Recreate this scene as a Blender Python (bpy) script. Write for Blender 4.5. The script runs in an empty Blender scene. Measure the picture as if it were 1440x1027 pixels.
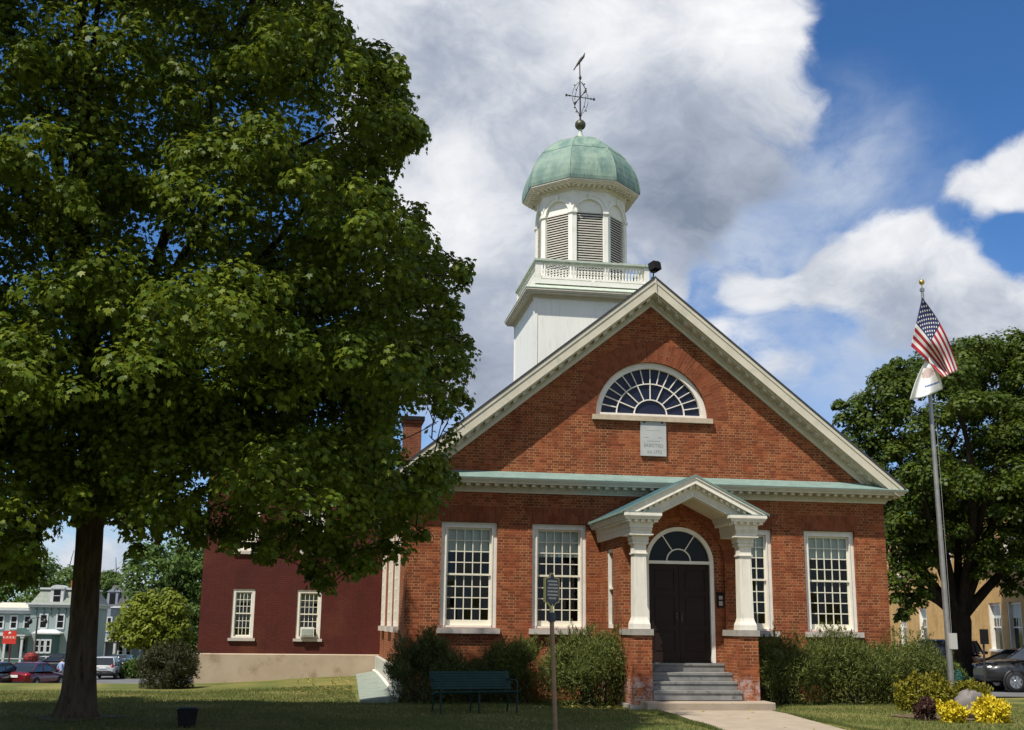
import bpy, math, random
import numpy as np
from mathutils import Vector, Matrix
random.seed(7); RNG = np.random.default_rng(7)
SC = bpy.context.scene
COL = SC.collection
R = math.radians

# ------------------------------------------------------------------ camera
CAM_POS = np.array([-8.1935, -28.2434, 1.7472])
CR = np.array([0.98691549, -0.16081611, 0.0116617])
CU = np.array([-0.04660354, -0.21526723, 0.97544253])
CF = np.array([0.1543565, 0.96322282, 0.21994516])
FPX = 1621.18
cam = bpy.data.cameras.new("camera"); cam.sensor_width = 36; cam.lens = FPX * 36 / 1440
cam.clip_start = 0.1; cam.clip_end = 5000
camo = bpy.data.objects.new("camera", cam); COL.objects.link(camo)
M4 = Matrix.Identity(4)
for i in range(3):
    M4[i][0] = CR[i]; M4[i][1] = CU[i]; M4[i][2] = -CF[i]; M4[i][3] = CAM_POS[i]
camo.matrix_world = M4
SC.camera = camo

def ray(px, py):
    return CF + CR * (px - 720) / FPX - CU * (py - 513.5) / FPX
def at_depth(px, py, d):                 # world point seen at a photo pixel, d metres along the view axis
    return CAM_POS + ray(px, py) * d
def at_z(px, py, z=0.0):
    v = ray(px, py); return CAM_POS + v * ((z - CAM_POS[2]) / v[2])
def proj(P):
    v = np.asarray(P) - CAM_POS
    z = v @ CF
    return 720 + FPX * (v @ CR) / z, 513.5 - FPX * (v @ CU) / z, z

# ------------------------------------------------------------------ sun, sky, exposure
SUN_AZ, SUN_EL = R(49), R(58.3)          # azimuth measured from -Y towards -X
SUN_DIR = np.array([-math.sin(SUN_AZ) * math.cos(SUN_EL), -math.cos(SUN_AZ) * math.cos(SUN_EL), math.sin(SUN_EL)])
sl = bpy.data.lights.new("sun", 'SUN'); sl.energy = 5.0; sl.angle = R(0.53); sl.color = (1, 0.945, 0.85)
so = bpy.data.objects.new("sun", sl); COL.objects.link(so)
so.rotation_euler = Vector(SUN_DIR).to_track_quat('Z', 'Y').to_euler()
SC.view_settings.view_transform = 'Standard'; SC.view_settings.look = 'None'
SC.view_settings.gamma = 1; SC.view_settings.exposure = 0.30
SC.view_settings.use_curve_mapping = False
SC.cycles.max_bounces = 8; SC.cycles.transparent_max_bounces = 12
SC.cycles.use_denoising = True

class NT:
    """small helper round a node tree"""
    def __init__(s, t): s.t = t; s.n = t.nodes; s.l = t.links
    def node(s, typ, **k):
        n = s.n.new(typ)
        for a, b in k.items(): setattr(n, a, b)
        return n
    def put(s, sock, v):
        if isinstance(v, bpy.types.NodeSocket): s.l.new(v, sock)
        elif v is not None: sock.default_value = v
    def math(s, op, a, b=None, c=None, clamp=False):
        n = s.node('ShaderNodeMath', operation=op, use_clamp=clamp)
        s.put(n.inputs[0], a); s.put(n.inputs[1], b); s.put(n.inputs[2], c); return n.outputs[0]
    def vmath(s, op, a, b=None):
        n = s.node('ShaderNodeVectorMath', operation=op)
        s.put(n.inputs[0], a); s.put(n.inputs[1], b)
        return n.outputs['Value'] if op in ('DISTANCE', 'LENGTH', 'DOT_PRODUCT') else n.outputs[0]
    def scale(s, a, f):
        n = s.node('ShaderNodeVectorMath', operation='SCALE'); s.put(n.inputs[0], a); s.put(n.inputs['Scale'], f); return n.outputs[0]
    def rng(s, v, a, b, c=0.0, d=1.0, smooth=True):
        n = s.node('ShaderNodeMapRange', interpolation_type='SMOOTHSTEP' if smooth else 'LINEAR')
        s.put(n.inputs[0], v)
        for i, x in enumerate((a, b, c, d)): s.put(n.inputs[1 + i], x)
        return n.outputs[0]
    def mix(s, f, a, b, blend='MIX'):
        n = s.node('ShaderNodeMix', data_type='RGBA', blend_type=blend)
        s.put(n.inputs[0], f); s.put(n.inputs[6], col(a)); s.put(n.inputs[7], col(b)); return n.outputs[2]
    def noise(s, vec, scale, detail=4, rough=.55, dist=0.0, dim='3D'):
        n = s.node('ShaderNodeTexNoise', noise_dimensions=dim)
        s.put(n.inputs['Vector'], vec); s.put(n.inputs['Scale'], scale); s.put(n.inputs['Detail'], detail)
        s.put(n.inputs['Roughness'], rough); s.put(n.inputs['Distortion'], dist); return n.outputs[0]
    def xyz(s, x=0., y=0., z=0.):
        n = s.node('ShaderNodeCombineXYZ'); s.put(n.inputs[0], x); s.put(n.inputs[1], y); s.put(n.inputs[2], z); return n.outputs[0]
    def sep(s, v):
        n = s.node('ShaderNodeSeparateXYZ'); s.put(n.inputs[0], v); return n.outputs
    def bump(s, h, strength=.3, dist=.01):
        n = s.node('ShaderNodeBump'); s.put(n.inputs['Height'], h); n.inputs['Strength'].default_value = strength
        n.inputs['Distance'].default_value = dist; return n.outputs[0]
def col(c):
    if isinstance(c, (tuple, list)) and len(c) == 3: return (*c, 1.0)
    return c

W = bpy.data.worlds.new("World"); SC.world = W; W.use_nodes = True
def build_world():
    t = NT(W.node_tree); t.n.clear()
    out = t.node('ShaderNodeOutputWorld'); bg = t.node('ShaderNodeBackground')
    t.l.new(bg.outputs[0], out.inputs[0])
    sky = t.node('ShaderNodeTexSky', sky_type='NISHITA', sun_disc=False, sun_elevation=SUN_EL,
                 sun_rotation=math.atan2(SUN_DIR[0], SUN_DIR[1]), altitude=200, air_density=1.0, dust_density=0.2, ozone_density=3.0)
    STR = 0.10
    d = t.node('ShaderNodeTexCoord').outputs['Generated']
    dz = t.sep(d)[2]
    flat = t.vmath('MULTIPLY', d, (1, 1, 1.45))
    w1 = t.node('ShaderNodeTexNoise'); t.put(w1.inputs['Vector'], flat); w1.inputs['Scale'].default_value = 6; w1.inputs['Detail'].default_value = 4
    warp = t.scale(t.vmath('SUBTRACT', w1.outputs[1], (.5, .5, .5)), .13)
    dw = t.vmath('ADD', flat, warp)
    n1 = t.noise(dw, 8.5, 10, .60)
    lit = t.vmath('ADD', dw, tuple(float(v) for v in SUN_DIR * .022))
    n1b = t.noise(lit, 8.5, 6, .60)
    n2 = t.noise(dw, 4.2, 7, .6)
    n3 = t.noise(dw, 30, 8, .62)
    dq = t.vmath('ADD', d, t.scale(warp, .45))
    def field(blobs):
        acc = None
        for (px, py, r, w) in blobs:
            v = ray(px, py); v = v / np.linalg.norm(v)
            q = t.rng(t.vmath('DISTANCE', dq, tuple(v)), r / FPX, r * .2 / FPX, 0, w)
            acc = q if acc is None else t.math('ADD', acc, q)
        return acc
    cover = field(COVER)
    v = ray(720, 400); v = v / np.linalg.norm(v)
    away = t.rng(t.vmath('DISTANCE', d, tuple(v)), .75, 1.1, 0, .5)
    dens = t.math('ADD', t.math('ADD', cover, away), t.math('MULTIPLY', t.math('SUBTRACT', n1, .5), 1.75))
    dens = t.math('ADD', dens, t.math('MULTIPLY', t.math('SUBTRACT', n3, .5), .7))
    mask = t.rng(dens, .12, .80)
    grey = field(GREY)
    rel = t.math('MULTIPLY', t.math('SUBTRACT', n1b, n1), 2.2)          # darker where more cloud lies towards the sun
    gsh = t.math('ADD', grey, t.math('MULTIPLY', t.math('SUBTRACT', n2, .48), 2.1))
    gsh = t.math('ADD', gsh, rel)
    gsh = t.math('ADD', gsh, t.math('MULTIPLY', t.math('SUBTRACT', n3, .5), .45))
    g = t.rng(gsh, -.80, 1.45, 0, 1, False)
    r = t.node('ShaderNodeValToRGB'); t.put(r.inputs[0], g); e = r.color_ramp.elements
    e[0].position = 0; e[0].color = (.80, .80, .81, 1); e[1].position = 1; e[1].color = (.185, .225, .30, 1)
    k = e.new(.30); k.color = (.62, .64, .68, 1); k = e.new(.62); k.color = (.36, .40, .48, 1)
    tint = t.mix(t.rng(dz, .02, .42, 0, 1, False), (.66, .86, 1.12), (.40, .70, 1.0))
    skyc = t.vmath('MULTIPLY', t.scale(sky.outputs[0], STR), tint)
    veil = t.math('MULTIPLY', field(VEIL), t.rng(t.math('ADD', n2, t.math('MULTIPLY', n3, .35)), .40, .85))
    skyc = t.mix(t.math('MINIMUM', veil, .8), skyc, (.46, .52, .62))
    sk = t.node('ShaderNodeMix', data_type='RGBA'); t.put(sk.inputs[0], mask); t.l.new(skyc, sk.inputs[6]); t.l.new(r.outputs[0], sk.inputs[7])
    t.l.new(sk.outputs[2], bg.inputs[0]); bg.inputs[1].default_value = 1.0
# cloud banks: (photo column, photo row, radius in photo pixels, weight) turned into directions of the sky
COVER = [(600, 20, 330, .75), (850, 40, 330, .80), (1010, 30, 150, .62), (965, 200, 230, .66), (760, 260, 290, .66), (620, 260, 220, .62), (540, 150, 170, .4), (520, -60, 150, .4),
         (640, 400, 240, .62), (700, 500, 190, .5), (620, 520, 130, .35), (1090, 30, 80, .45), (1110, 150, 80, .25), (1230, 60, 110, -.5), (1210, 180, 90, -.4), (940, 310, 110, .38), (1030, 260, 90, .25),
         (1240, 335, 80, .72), (1170, 385, 85, .70), (1325, 385, 110, .75), (1055, 408, 62, .80), (1110, 415, 70, .55), (1430, 425, 120, .75), (1260, 435, 120, .68), (1390, 480, 110, .5),
         (1050, 495, 72, .72), (955, 410, 48, .9), (1000, 468, 48, .62), (1060, 330, 80, -.35), (990, 400, 40, -.3), (1110, 525, 58, .66), (1390, 272, 66, .74), (1445, 245, 70, .75), (1335, 265, 45, .62), (1500, 270, 110, .6), (1430, 335, 62, -.75), (1350, 318, 45, -.5), (1250, 235, 90, -.6), (1100, 320, 80, -.4), (950, 480, 60, -.2),
         (150, 800, 70, .60), (195, 828, 60, .55), (80, 780, 80, .5), (645, 212, 24, -1.0), (400, 130, 130, -.5), (330, 260, 220, -.3), (630, 600, 70, -.6)]
VEIL = [(1080, 320, 190, .7), (1000, 380, 150, .6), (1180, 190, 120, .45), (1250, 250, 130, .35), (660, 560, 170, .9), (1150, 500, 160, .5), (1300, 520, 200, .5), (180, 800, 200, .5)]
GREY = [(1000, 250, 200, .62), (880, 190, 170, .35), (700, 90, 190, .35), (560, 110, 150, .35), (930, 340, 130, .45), (690, 480, 150, .55), (740, 330, 100, .30), (1060, 330, 120, .4),
        (1260, 455, 100, .45), (1380, 480, 110, .45), (1120, 440, 60, .25), (640, 560, 130, .5), (1110, 250, 120, .35),
        (1060, 20, 120, -.45), (840, 50, 100, -.45), (640, 240, 80, -.5), (690, 330, 80, -.45), (600, 340, 100, -.4), (560, 290, 70, -.3), (1240, 330, 90, -.55), (1060, 390, 70, -.45), (1350, 370, 70, -.35), (1400, 270, 70, -.4), (1050, 490, 70, -.4)]
build_world()

# ------------------------------------------------------------------ materials
MATS = {}
def new_mat(name):
    m = bpy.data.materials.new(name); m.use_nodes = True
    t = NT(m.node_tree); b = t.n['Principled BSDF']; MATS[name] = m
    return m, t, b
def pm(name, c1, c2=None, scale=4.0, rough=.6, spec=.4, bump=0.0, bscale=30.0, metal=0.0, c3=None, s3=14.0, stretch=None):
    m, t, b = new_mat(name)
    vec = t.node('ShaderNodeTexCoord').outputs['Object']
    v2 = vec
    if stretch: v2 = t.vmath('MULTIPLY', vec, stretch)
    c = col(c1)
    if c2 is not None: c = t.mix(t.rng(t.noise(v2, scale, 5), .3, .7), c1, c2)
    if c3 is not None: c = t.mix(t.rng(t.noise(v2, s3, 6, .65), .52, .72), c, c3)
    t.put(b.inputs['Base Color'], c)
    b.inputs['Roughness'].default_value = rough; b.inputs['Metallic'].default_value = metal
    b.inputs['Specular IOR Level'].default_value = spec
    if bump: t.put(b.inputs['Normal'], t.bump(t.noise(v2, bscale, 5), bump, .02))
    return m
def brick_mat(name, cA, cB, cC, mortar, rh=.0690, P=.310, mort=.60, stain=None, stainc=(.5, .45, .42), painted=False):
    m, t, b = new_mat(name)
    uv = t.node('ShaderNodeTexCoord').outputs['UV']
    geo = t.node('ShaderNodeNewGeometry').outputs['Position']
    s = t.sep(uv)
    jit = t.math('MULTIPLY', t.math('SUBTRACT', t.noise(geo, 3.0, 2), .5), .012)
    vv = t.math('DIVIDE', t.math('ADD', s[1], jit), rh)
    row = t.math('FLOOR', vv); fv = t.math('SUBTRACT', vv, row)
    off = t.math('MULTIPLY', t.math('MODULO', t.math('ABSOLUTE', row), 2.0), .5)
    uu = t.math('ADD', t.math('DIVIDE', s[0], P), off)
    cu = t.math('FLOOR', uu); fu = t.math('SUBTRACT', uu, cu)
    hd = t.math('GREATER_THAN', fu, .66)
    d1 = t.math('MINIMUM', t.math('MINIMUM', fu, t.math('ABSOLUTE', t.math('SUBTRACT', fu, .66))), t.math('SUBTRACT', 1.0, fu))
    d1 = t.math('MULTIPLY', d1, P)
    d2 = t.math('MULTIPLY', t.math('MINIMUM', fv, t.math('SUBTRACT', 1.0, fv)), rh)
    d1 = t.math('MULTIPLY', d1, .75)
    dj = t.math('MINIMUM', d1, d2)
    joint = t.rng(dj, .0035, .0085, 1, 0)
    wn = t.node('ShaderNodeTexWhiteNoise', noise_dimensions='3D')
    t.put(wn.inputs['Vector'], t.xyz(t.math('ADD', t.math('MULTIPLY', cu, 2.0), hd), row, 0.0))
    r = t.node('ShaderNodeValToRGB'); t.put(r.inputs[0], wn.outputs[0])
    e = r.color_ramp.elements; e[0].position = 0; e[0].color = col(cA); e[1].position = 1; e[1].color = col(cC)
    k = e.new(.55); k.color = col(cB)
    big = t.noise(geo, 1.1, 4); fine = t.noise(geo, 24, 3)
    c = t.mix(t.rng(big, .32, .68, 0, .7), r.outputs[0], t.mix(.55, r.outputs[0], cA)); c = t.mix(t.rng(t.noise(geo, .55, 3), .5, .72, 0, .5), c, t.mix(.5, c, (.30, .115, .035)))
    c = t.mix(t.math('MULTIPLY', fine, .35), c, cC)
    c = t.mix(t.rng(t.noise(t.vmath('MULTIPLY', geo, (1.3, 1.3, .7)), .9, 6, .62), .50, .68, 0, .42), c, tuple(x * .48 for x in cA))
    mcol = t.mix(t.noise(geo, 2.3, 4), mortar, tuple(x * .55 for x in mortar))
    mk = t.math('MULTIPLY', joint, t.rng(t.noise(geo, 2.6, 5), .36, .62, mort * .30, mort + .28))
    c = t.mix(mk, c, mcol)
    if stain is not None:                 # efflorescence below a height
        z = t.sep(geo)[2]
        e1 = t.math('MULTIPLY', t.rng(z, stain[0], stain[1], 0, 1), t.rng(z, stain[2], stain[0], 0, 1) if stain[2] is not None else 1.0)
        c = t.mix(t.math('MULTIPLY', e1, t.rng(t.noise(geo, 9, 6, .7), .42, .62, 0, .6)), c, stainc)
    t.put(b.inputs['Base Color'], c); b.inputs['Roughness'].default_value = .55 if painted else .85
    b.inputs['Specular IOR Level'].default_value = .3 if painted else .2
    h = t.math('ADD', t.math('MULTIPLY', joint, -1.0), t.math('MULTIPLY', fine, .4))
    t.put(b.inputs['Normal'], t.bump(h, .35 if painted else .6, .008))
    return m

brick = brick_mat('red brick', (.110, .026, .0115), (.212, .051, .0185), (.335, .102, .041), (.47, .285, .14))
brick_stained = brick_mat('red brick with salt stains', (.110, .026, .0115), (.212, .051, .0185), (.335, .102, .041), (.47, .285, .14), stain=(.75, .55, -1.0), stainc=(.5, .42, .40))
brick_arch_m = brick_mat('arch brick', (.135, .034, .015), (.20, .052, .022), (.265, .082, .036), (.30, .18, .10), rh=.085, P=.44, mort=.28)
brick_paint = brick_mat('dark red painted brick', (.072, .0125, .0085), (.080, .0140, .0092), (.089, .0162, .0108), (.058, .0100, .0068), mort=.5, painted=True)
brick_yellow = brick_mat('yellow brick', (.50, .31, .115), (.55, .345, .13), (.60, .38, .155), (.55, .41, .22), rh=.11, mort=.25)
trim = pm('weathered cream paint', (.60, .55, .44), (.53, .49, .39), 3, .6, bump=.05, c3=(.44, .44, .345), s3=2.2)
trim_w = pm('white painted wood', (.75, .71, .62), (.68, .64, .55), 3, .5, bump=.06, bscale=50, c3=(.58, .55, .46), s3=4, stretch=(2.2, 2.2, .7))
house_white = pm('haze muted white house trim', (.50, .52, .52), (.44, .46, .46), 2, .7)  # trim white lowered, distance haze painted into the colour
chim_brick = brick_mat('sooty chimney brick', (.085, .022, .012), (.14, .036, .018), (.19, .06, .03), (.30, .20, .13), rh=.0660, P=.302)
white_win = pm('white window paint', (.78, .74, .66), (.70, .66, .58), 6, .45)
towerw = pm('white painted tower boards', (.80, .79, .72), (.75, .74, .67), 2, .5, bump=.05, c3=(.66, .65, .57), s3=3)
soffit_m = pm('cream soffit boards', (.62, .55, .40), (.56, .50, .36), 3, .6)
muntin_m = pm('cream muntins', (.72, .68, .55), None, rough=.5)
mint = pm('pale green patina flashing', (.15, .225, .20), (.19, .27, .24), 4, .6, c3=(.13, .19, .16), s3=9)
rail_green = pm('green stained rail paint', (.36, .42, .34), (.45, .50, .42), 5, .6)
copper_dark = pm('dark teal copper', (.022, .065, .085), (.035, .10, .115), 3, .5, c3=(.06, .17, .17), s3=8)
bronze = pm('weathered bronze', (.05, .055, .035), (.10, .10, .07), 8, .45, metal=.5)
iron = pm('dark iron', (.03, .028, .027), (.06, .045, .035), 12, .6, metal=.3)
slate = pm('dark roofing', (.03, .03, .035), (.05, .05, .055), 6, .7, bump=.2)
door_m = pm('dark brown door paint', (.0150, .0080, .0058), (.0210, .0110, .0080), 3, .55, .2)
step_m = pm('grey stone steps', (.165, .165, .155), (.235, .23, .215), 3, .8, bump=.2, c3=(.10, .10, .09), s3=7)
sill_m = pm('pale sandstone', (.50, .45, .40), (.42, .38, .33), 4, .8, bump=.15)
sill_old = pm('stained stone sill', (.40, .33, .23), (.52, .43, .32), 5, .8, bump=.15)
cap_m = pm('grey cap stone', (.27, .25, .22), (.34, .31, .27), 6, .8, bump=.2)
conc = pm('warm concrete', (.30, .24, .175), (.36, .295, .22), 2.5, .85, bump=.15, bscale=60, c3=(.25, .195, .14), s3=5)
found_m = pm('tan rendered foundation', (.37, .29, .205), (.43, .345, .25), 1.4, .85, bump=.1, c3=(.28, .205, .14), s3=2.2)
found_white = pm('white painted foundation', (.48, .45, .38), (.36, .37, .31), 2, .7, c3=(.14, .24, .20), s3=3)
apron_m = pm('green stained apron', (.19, .235, .195), (.26, .28, .23), 2, .8, c3=(.09, .15, .12), s3=2.2)
tablet_m = pm('pale grey marble', (.46, .46, .44), (.40, .41, .40), 5, .5)
engrave = pm('engraved letters', (.25, .245, .24), None, rough=.8)
metal_pole = pm('brushed aluminium pole', (.40, .385, .365), (.32, .31, .30), 6, .42, metal=.75)
box_grey = pm('grey painted box', (.46, .44, .41), None, rough=.5)
gold = pm('gilded ball', (.72, .48, .13), None, rough=.28, metal=1.0)
bench_m = pm('shaded green bench paint', (.006, .029, .025), (.009, .040, .035), 6, .55, .2)  # darker copy of the bench green, tree shade painted into the colour
bench_l = pm('sunlit green bench paint', (.012, .060, .052), (.018, .080, .068), 6, .5, .25)  # same bench green, lighter for the bench in the sun
sign_blue = pm('dark blue enamel', (.030, .040, .062), (.04, .052, .075), 7, .45)
sign_yel = pm('pale yellow enamel', (.60, .52, .22), None, rough=.45)
post_brown = pm('weathered post', (.24, .145, .085), (.30, .19, .115), 9, .7)
dark_box = pm('dark lamp housing', (.009, .009, .010), (.016, .015, .016), 8, .7, .15)
bark = pm('maple bark', (.060, .044, .031), (.115, .088, .062), 3, .95, .15, bump=1.0, bscale=12, stretch=(3, 3, .5), c3=(.022, .015, .010), s3=9)
bark_dark = pm('dark bark', (.020, .015, .011), (.036, .028, .021), 3, .95, .15, bump=.8, bscale=10, stretch=(3, 3, .6))
twig_m = pm('twig bark', (.06, .045, .03), None, rough=.9)
asphalt = pm('asphalt', (.10, .10, .105), (.14, .14, .14), .6, .85, bump=.1, bscale=80)
paving = pm('pale paving', (.36, .32, .25), (.43, .385, .31), 1.0, .85)
rock_m = pm('granite boulder', (.12, .108, .10), (.19, .17, .158), 4, .85, bump=.8, bscale=9, c3=(.11, .10, .09), s3=12)
plaque_m = pm('brown bronze plaque', (.085, .06, .055), None, rough=.5, metal=.3)
mulch = pm('brown mulch', (.09, .055, .035), (.15, .10, .06), 9, .95, bump=.6, bscale=50)
rubber = pm('tyre rubber', (.012, .012, .013), None, rough=.75)
rim_m = pm('alloy rim', (.45, .45, .46), None, rough=.3, metal=.9)
lampred = pm('red tail lamp', (.35, .012, .012), None, rough=.2)
lampclear = pm('clear head lamp', (.75, .75, .72), None, rough=.15)
plate_m = pm('white plate', (.75, .75, .72), None, rough=.4)
black_trim = pm('black trim', (.015, .015, .016), None, rough=.5)
shade_m = pm('grey green roller shade', (.55, .60, .55), (.50, .54, .50), 3, .8)
louv_m = pm('beige louver slats', (.56, .53, .46), (.50, .47, .41), 5, .6)
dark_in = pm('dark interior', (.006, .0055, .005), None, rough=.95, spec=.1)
skin_m = pm('skin', (.45, .27, .19), None, rough=.55)

def glass_mat(name, tint, refl=1.0):
    m, t, b = new_mat(name); t.n.remove(b)
    fr = t.node('ShaderNodeFresnel'); fr.inputs[0].default_value = 1.5
    tr = t.node('ShaderNodeBsdfTransparent'); tr.inputs[0].default_value = col(tint)
    gl = t.node('ShaderNodeBsdfGlossy'); gl.inputs['Roughness'].default_value = .02
    ob = t.node('ShaderNodeTexCoord').outputs['Object']
    t.put(gl.inputs['Normal'], t.bump(t.noise(ob, .9, 1), .03, .05))
    mx = t.node('ShaderNodeMixShader'); t.put(mx.inputs[0], t.math('MULTIPLY', fr.outputs[0], refl))
    t.l.new(tr.outputs[0], mx.inputs[1]); t.l.new(gl.outputs[0], mx.inputs[2])
    t.l.new(mx.outputs[0], t.n['Material Output'].inputs[0]); return m
glass = glass_mat('window glass', (.86, .90, .88), .75)
glass_dark = pm('dark window glass', (.010, .011, .012), None, rough=.06, spec=.14)
glass_fan = pm('dark blue glass', (.012, .014, .030), (.018, .020, .042), 1.5, .10, .25)
car_glass = pm('car glass', (.02, .025, .028), None, rough=.05, spec=.7)

def paint(name, c, rough=.3):
    m, t, b = new_mat(name); b.inputs['Base Color'].default_value = col(c); b.inputs['Roughness'].default_value = rough
    b.inputs['Coat Weight'].default_value = .6; b.inputs['Coat Roughness'].default_value = .08
    b.inputs['Metallic'].default_value = .25
    vec = t.node('ShaderNodeTexCoord').outputs['Object']
    t.put(b.inputs['Base Color'], t.mix(t.noise(vec, 3, 4), c, tuple(x * .8 for x in c)))
    return m

def leaf_mat(name, dark, mid, light, trans=.32, rough=.5, yellow=None):
    m, t, b = new_mat(name)
    at = t.node('ShaderNodeAttribute', attribute_name='rnd').outputs['Fac']
    r = t.node('ShaderNodeValToRGB'); t.put(r.inputs[0], at)
    e = r.color_ramp.elements; e[0].color = col(dark); e[1].color = col(light); k = e.new(.5); k.color = col(mid)
    if yellow is not None: q = e.new(.94); q.color = col(light); e[-1].color = col(yellow)
    ob = t.node('ShaderNodeTexCoord').outputs['Object']
    c = t.mix(t.rng(t.noise(ob, .7, 3), .3, .7, 0, .45), r.outputs[0], mid)
    t.put(b.inputs['Base Color'], c); b.inputs['Roughness'].default_value = rough; b.inputs['Specular IOR Level'].default_value = .18
    tl = t.node('ShaderNodeBsdfTranslucent'); t.put(tl.inputs[0], t.mix(.5, c, light, 'MIX'))
    mx = t.node('ShaderNodeMixShader'); mx.inputs[0].default_value = trans
    t.l.new(b.outputs[0], mx.inputs[1]); t.l.new(tl.outputs[0], mx.inputs[2])
    t.l.new(mx.outputs[0], t.n['Material Output'].inputs[0]); return m
leaf_maple = leaf_mat('maple leaves', (.033, .062, .007), (.088, .134, .012), (.222, .252, .025), trans=.36)
leaf_right = leaf_mat('broad green leaves', (.026, .048, .006), (.055, .088, .010), (.125, .155, .017), trans=.3)
leaf_far = leaf_mat('far green leaves', (.045, .085, .018), (.080, .135, .028), (.125, .185, .04))
leaf_lime = leaf_mat('yellow green leaves', (.095, .130, .014), (.155, .190, .020), (.23, .25, .03))
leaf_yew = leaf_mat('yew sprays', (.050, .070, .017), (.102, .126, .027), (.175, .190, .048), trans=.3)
leaf_yew_shaded = leaf_mat('shaded yew sprays', (.036, .054, .015), (.070, .092, .023), (.125, .142, .038), trans=.28)  # darker copy of the yew colour, with the maple's shade painted in
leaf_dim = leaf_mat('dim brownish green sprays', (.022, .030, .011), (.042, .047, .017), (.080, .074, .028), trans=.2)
leaf_gold = leaf_mat('bright yellow leaves', (.40, .30, .012), (.60, .47, .018), (.75, .62, .05), trans=.25)
leaf_ygreen = leaf_mat('yellow green shrub leaves', (.09, .10, .012), (.17, .16, .015), (.30, .24, .02), trans=.25)
leaf_purple = leaf_mat('purple barberry leaves', (.030, .014, .012), (.050, .022, .018), (.085, .042, .028), trans=.2)
leaf_bright = leaf_mat('bright green leaves', (.07, .12, .02), (.11, .17, .03), (.17, .23, .05), trans=.3)
petal_red = leaf_mat('red and green petals', (.05, .08, .02), (.35, .03, .04), (.50, .10, .12), trans=.2)

def board_mat():
    m, t, b = new_mat('white vertical boards')
    uv = t.sep(t.node('ShaderNodeTexCoord').outputs['UV'])
    ob = t.node('ShaderNodeTexCoord').outputs['Object']
    f = t.math('FRACT', t.math('DIVIDE', uv[0], .155))
    j = t.rng(t.math('MINIMUM', f, t.math('SUBTRACT', 1., f)), .02, .06, 1, 0)
    n = t.node('ShaderNodeTexWhiteNoise', noise_dimensions='1D'); t.put(n.inputs['W'], t.math('FLOOR', t.math('DIVIDE', uv[0], .155)))
    c = t.mix(n.outputs[0], (.81, .80, .735), (.765, .755, .69))
    c = t.mix(t.rng(t.noise(t.vmath('MULTIPLY', ob, (6, 6, .7)), 2, 5), .5, .75, 0, .5), c, (.60, .59, .51))
    c = t.mix(t.math('MULTIPLY', j, .10), c, (.55, .54, .48))
    t.put(b.inputs['Base Color'], c); b.inputs['Roughness'].default_value = .5
    t.put(b.inputs['Normal'], t.bump(t.math('MULTIPLY', j, -1.), .22, .008)); return m
boards = board_mat()
def dome_mat():
    m, t, b = new_mat('green copper dome')
    at = t.node('ShaderNodeAttribute', attribute_name='rnd').outputs['Fac']
    ob = t.node('ShaderNodeTexCoord').outputs['Object']
    n1 = t.noise(t.vmath('MULTIPLY', ob, (1, 1, .45)), 2.6, 7, .62); n2 = t.noise(t.vmath('MULTIPLY', ob, (7, 7, .8)), 1.6, 5, .6)
    c = t.mix(t.rng(n1, .36, .64), (.115, .195, .160), (.225, .31, .235))
    c = t.mix(t.rng(n2, .52, .72, 0, .85), c, (.070, .135, .135))
    c = t.mix(t.rng(at, .3, 1.0, 0, .6), c, (.085, .155, .15))
    z = t.sep(ob)[2]
    c = t.mix(t.math('MULTIPLY', t.rng(z, 17.9, 18.35), t.rng(n1, .35, .6, .1, .7)), c, (.24, .22, .11))
    t.put(b.inputs['Base Color'], c); b.inputs['Roughness'].default_value = .55
    t.put(b.inputs['Normal'], t.bump(n1, .15, .03)); return m
dome_m = dome_mat()
def grass_ground():
    m, t, b = new_mat('lawn')
    ob = t.node('ShaderNodeTexCoord').outputs['Object']
    a = t.noise(ob, .55, 5); f = t.noise(ob, 14, 5, .7)
    c = t.mix(t.rng(a, .36, .64), (.078, .105, .022), (.210, .185, .060))
    c = t.mix(t.rng(f, .40, .7, 0, .7), c, (.17, .155, .06))
    c = t.mix(t.rng(t.noise(ob, 2.2, 4), .52, .7, 0, .55), c, (.055, .085, .018))
    t.put(b.inputs['Base Color'], c); b.inputs['Roughness'].default_value = .95; b.inputs['Specular IOR Level'].default_value = .1
    t.put(b.inputs['Normal'], t.bump(f, .8, .05)); return m
lawn_m = grass_ground()
blade_m = leaf_mat('grass blades', (.055, .085, .016), (.095, .125, .028), (.19, .18, .065), trans=.25, rough=.6)

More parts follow.
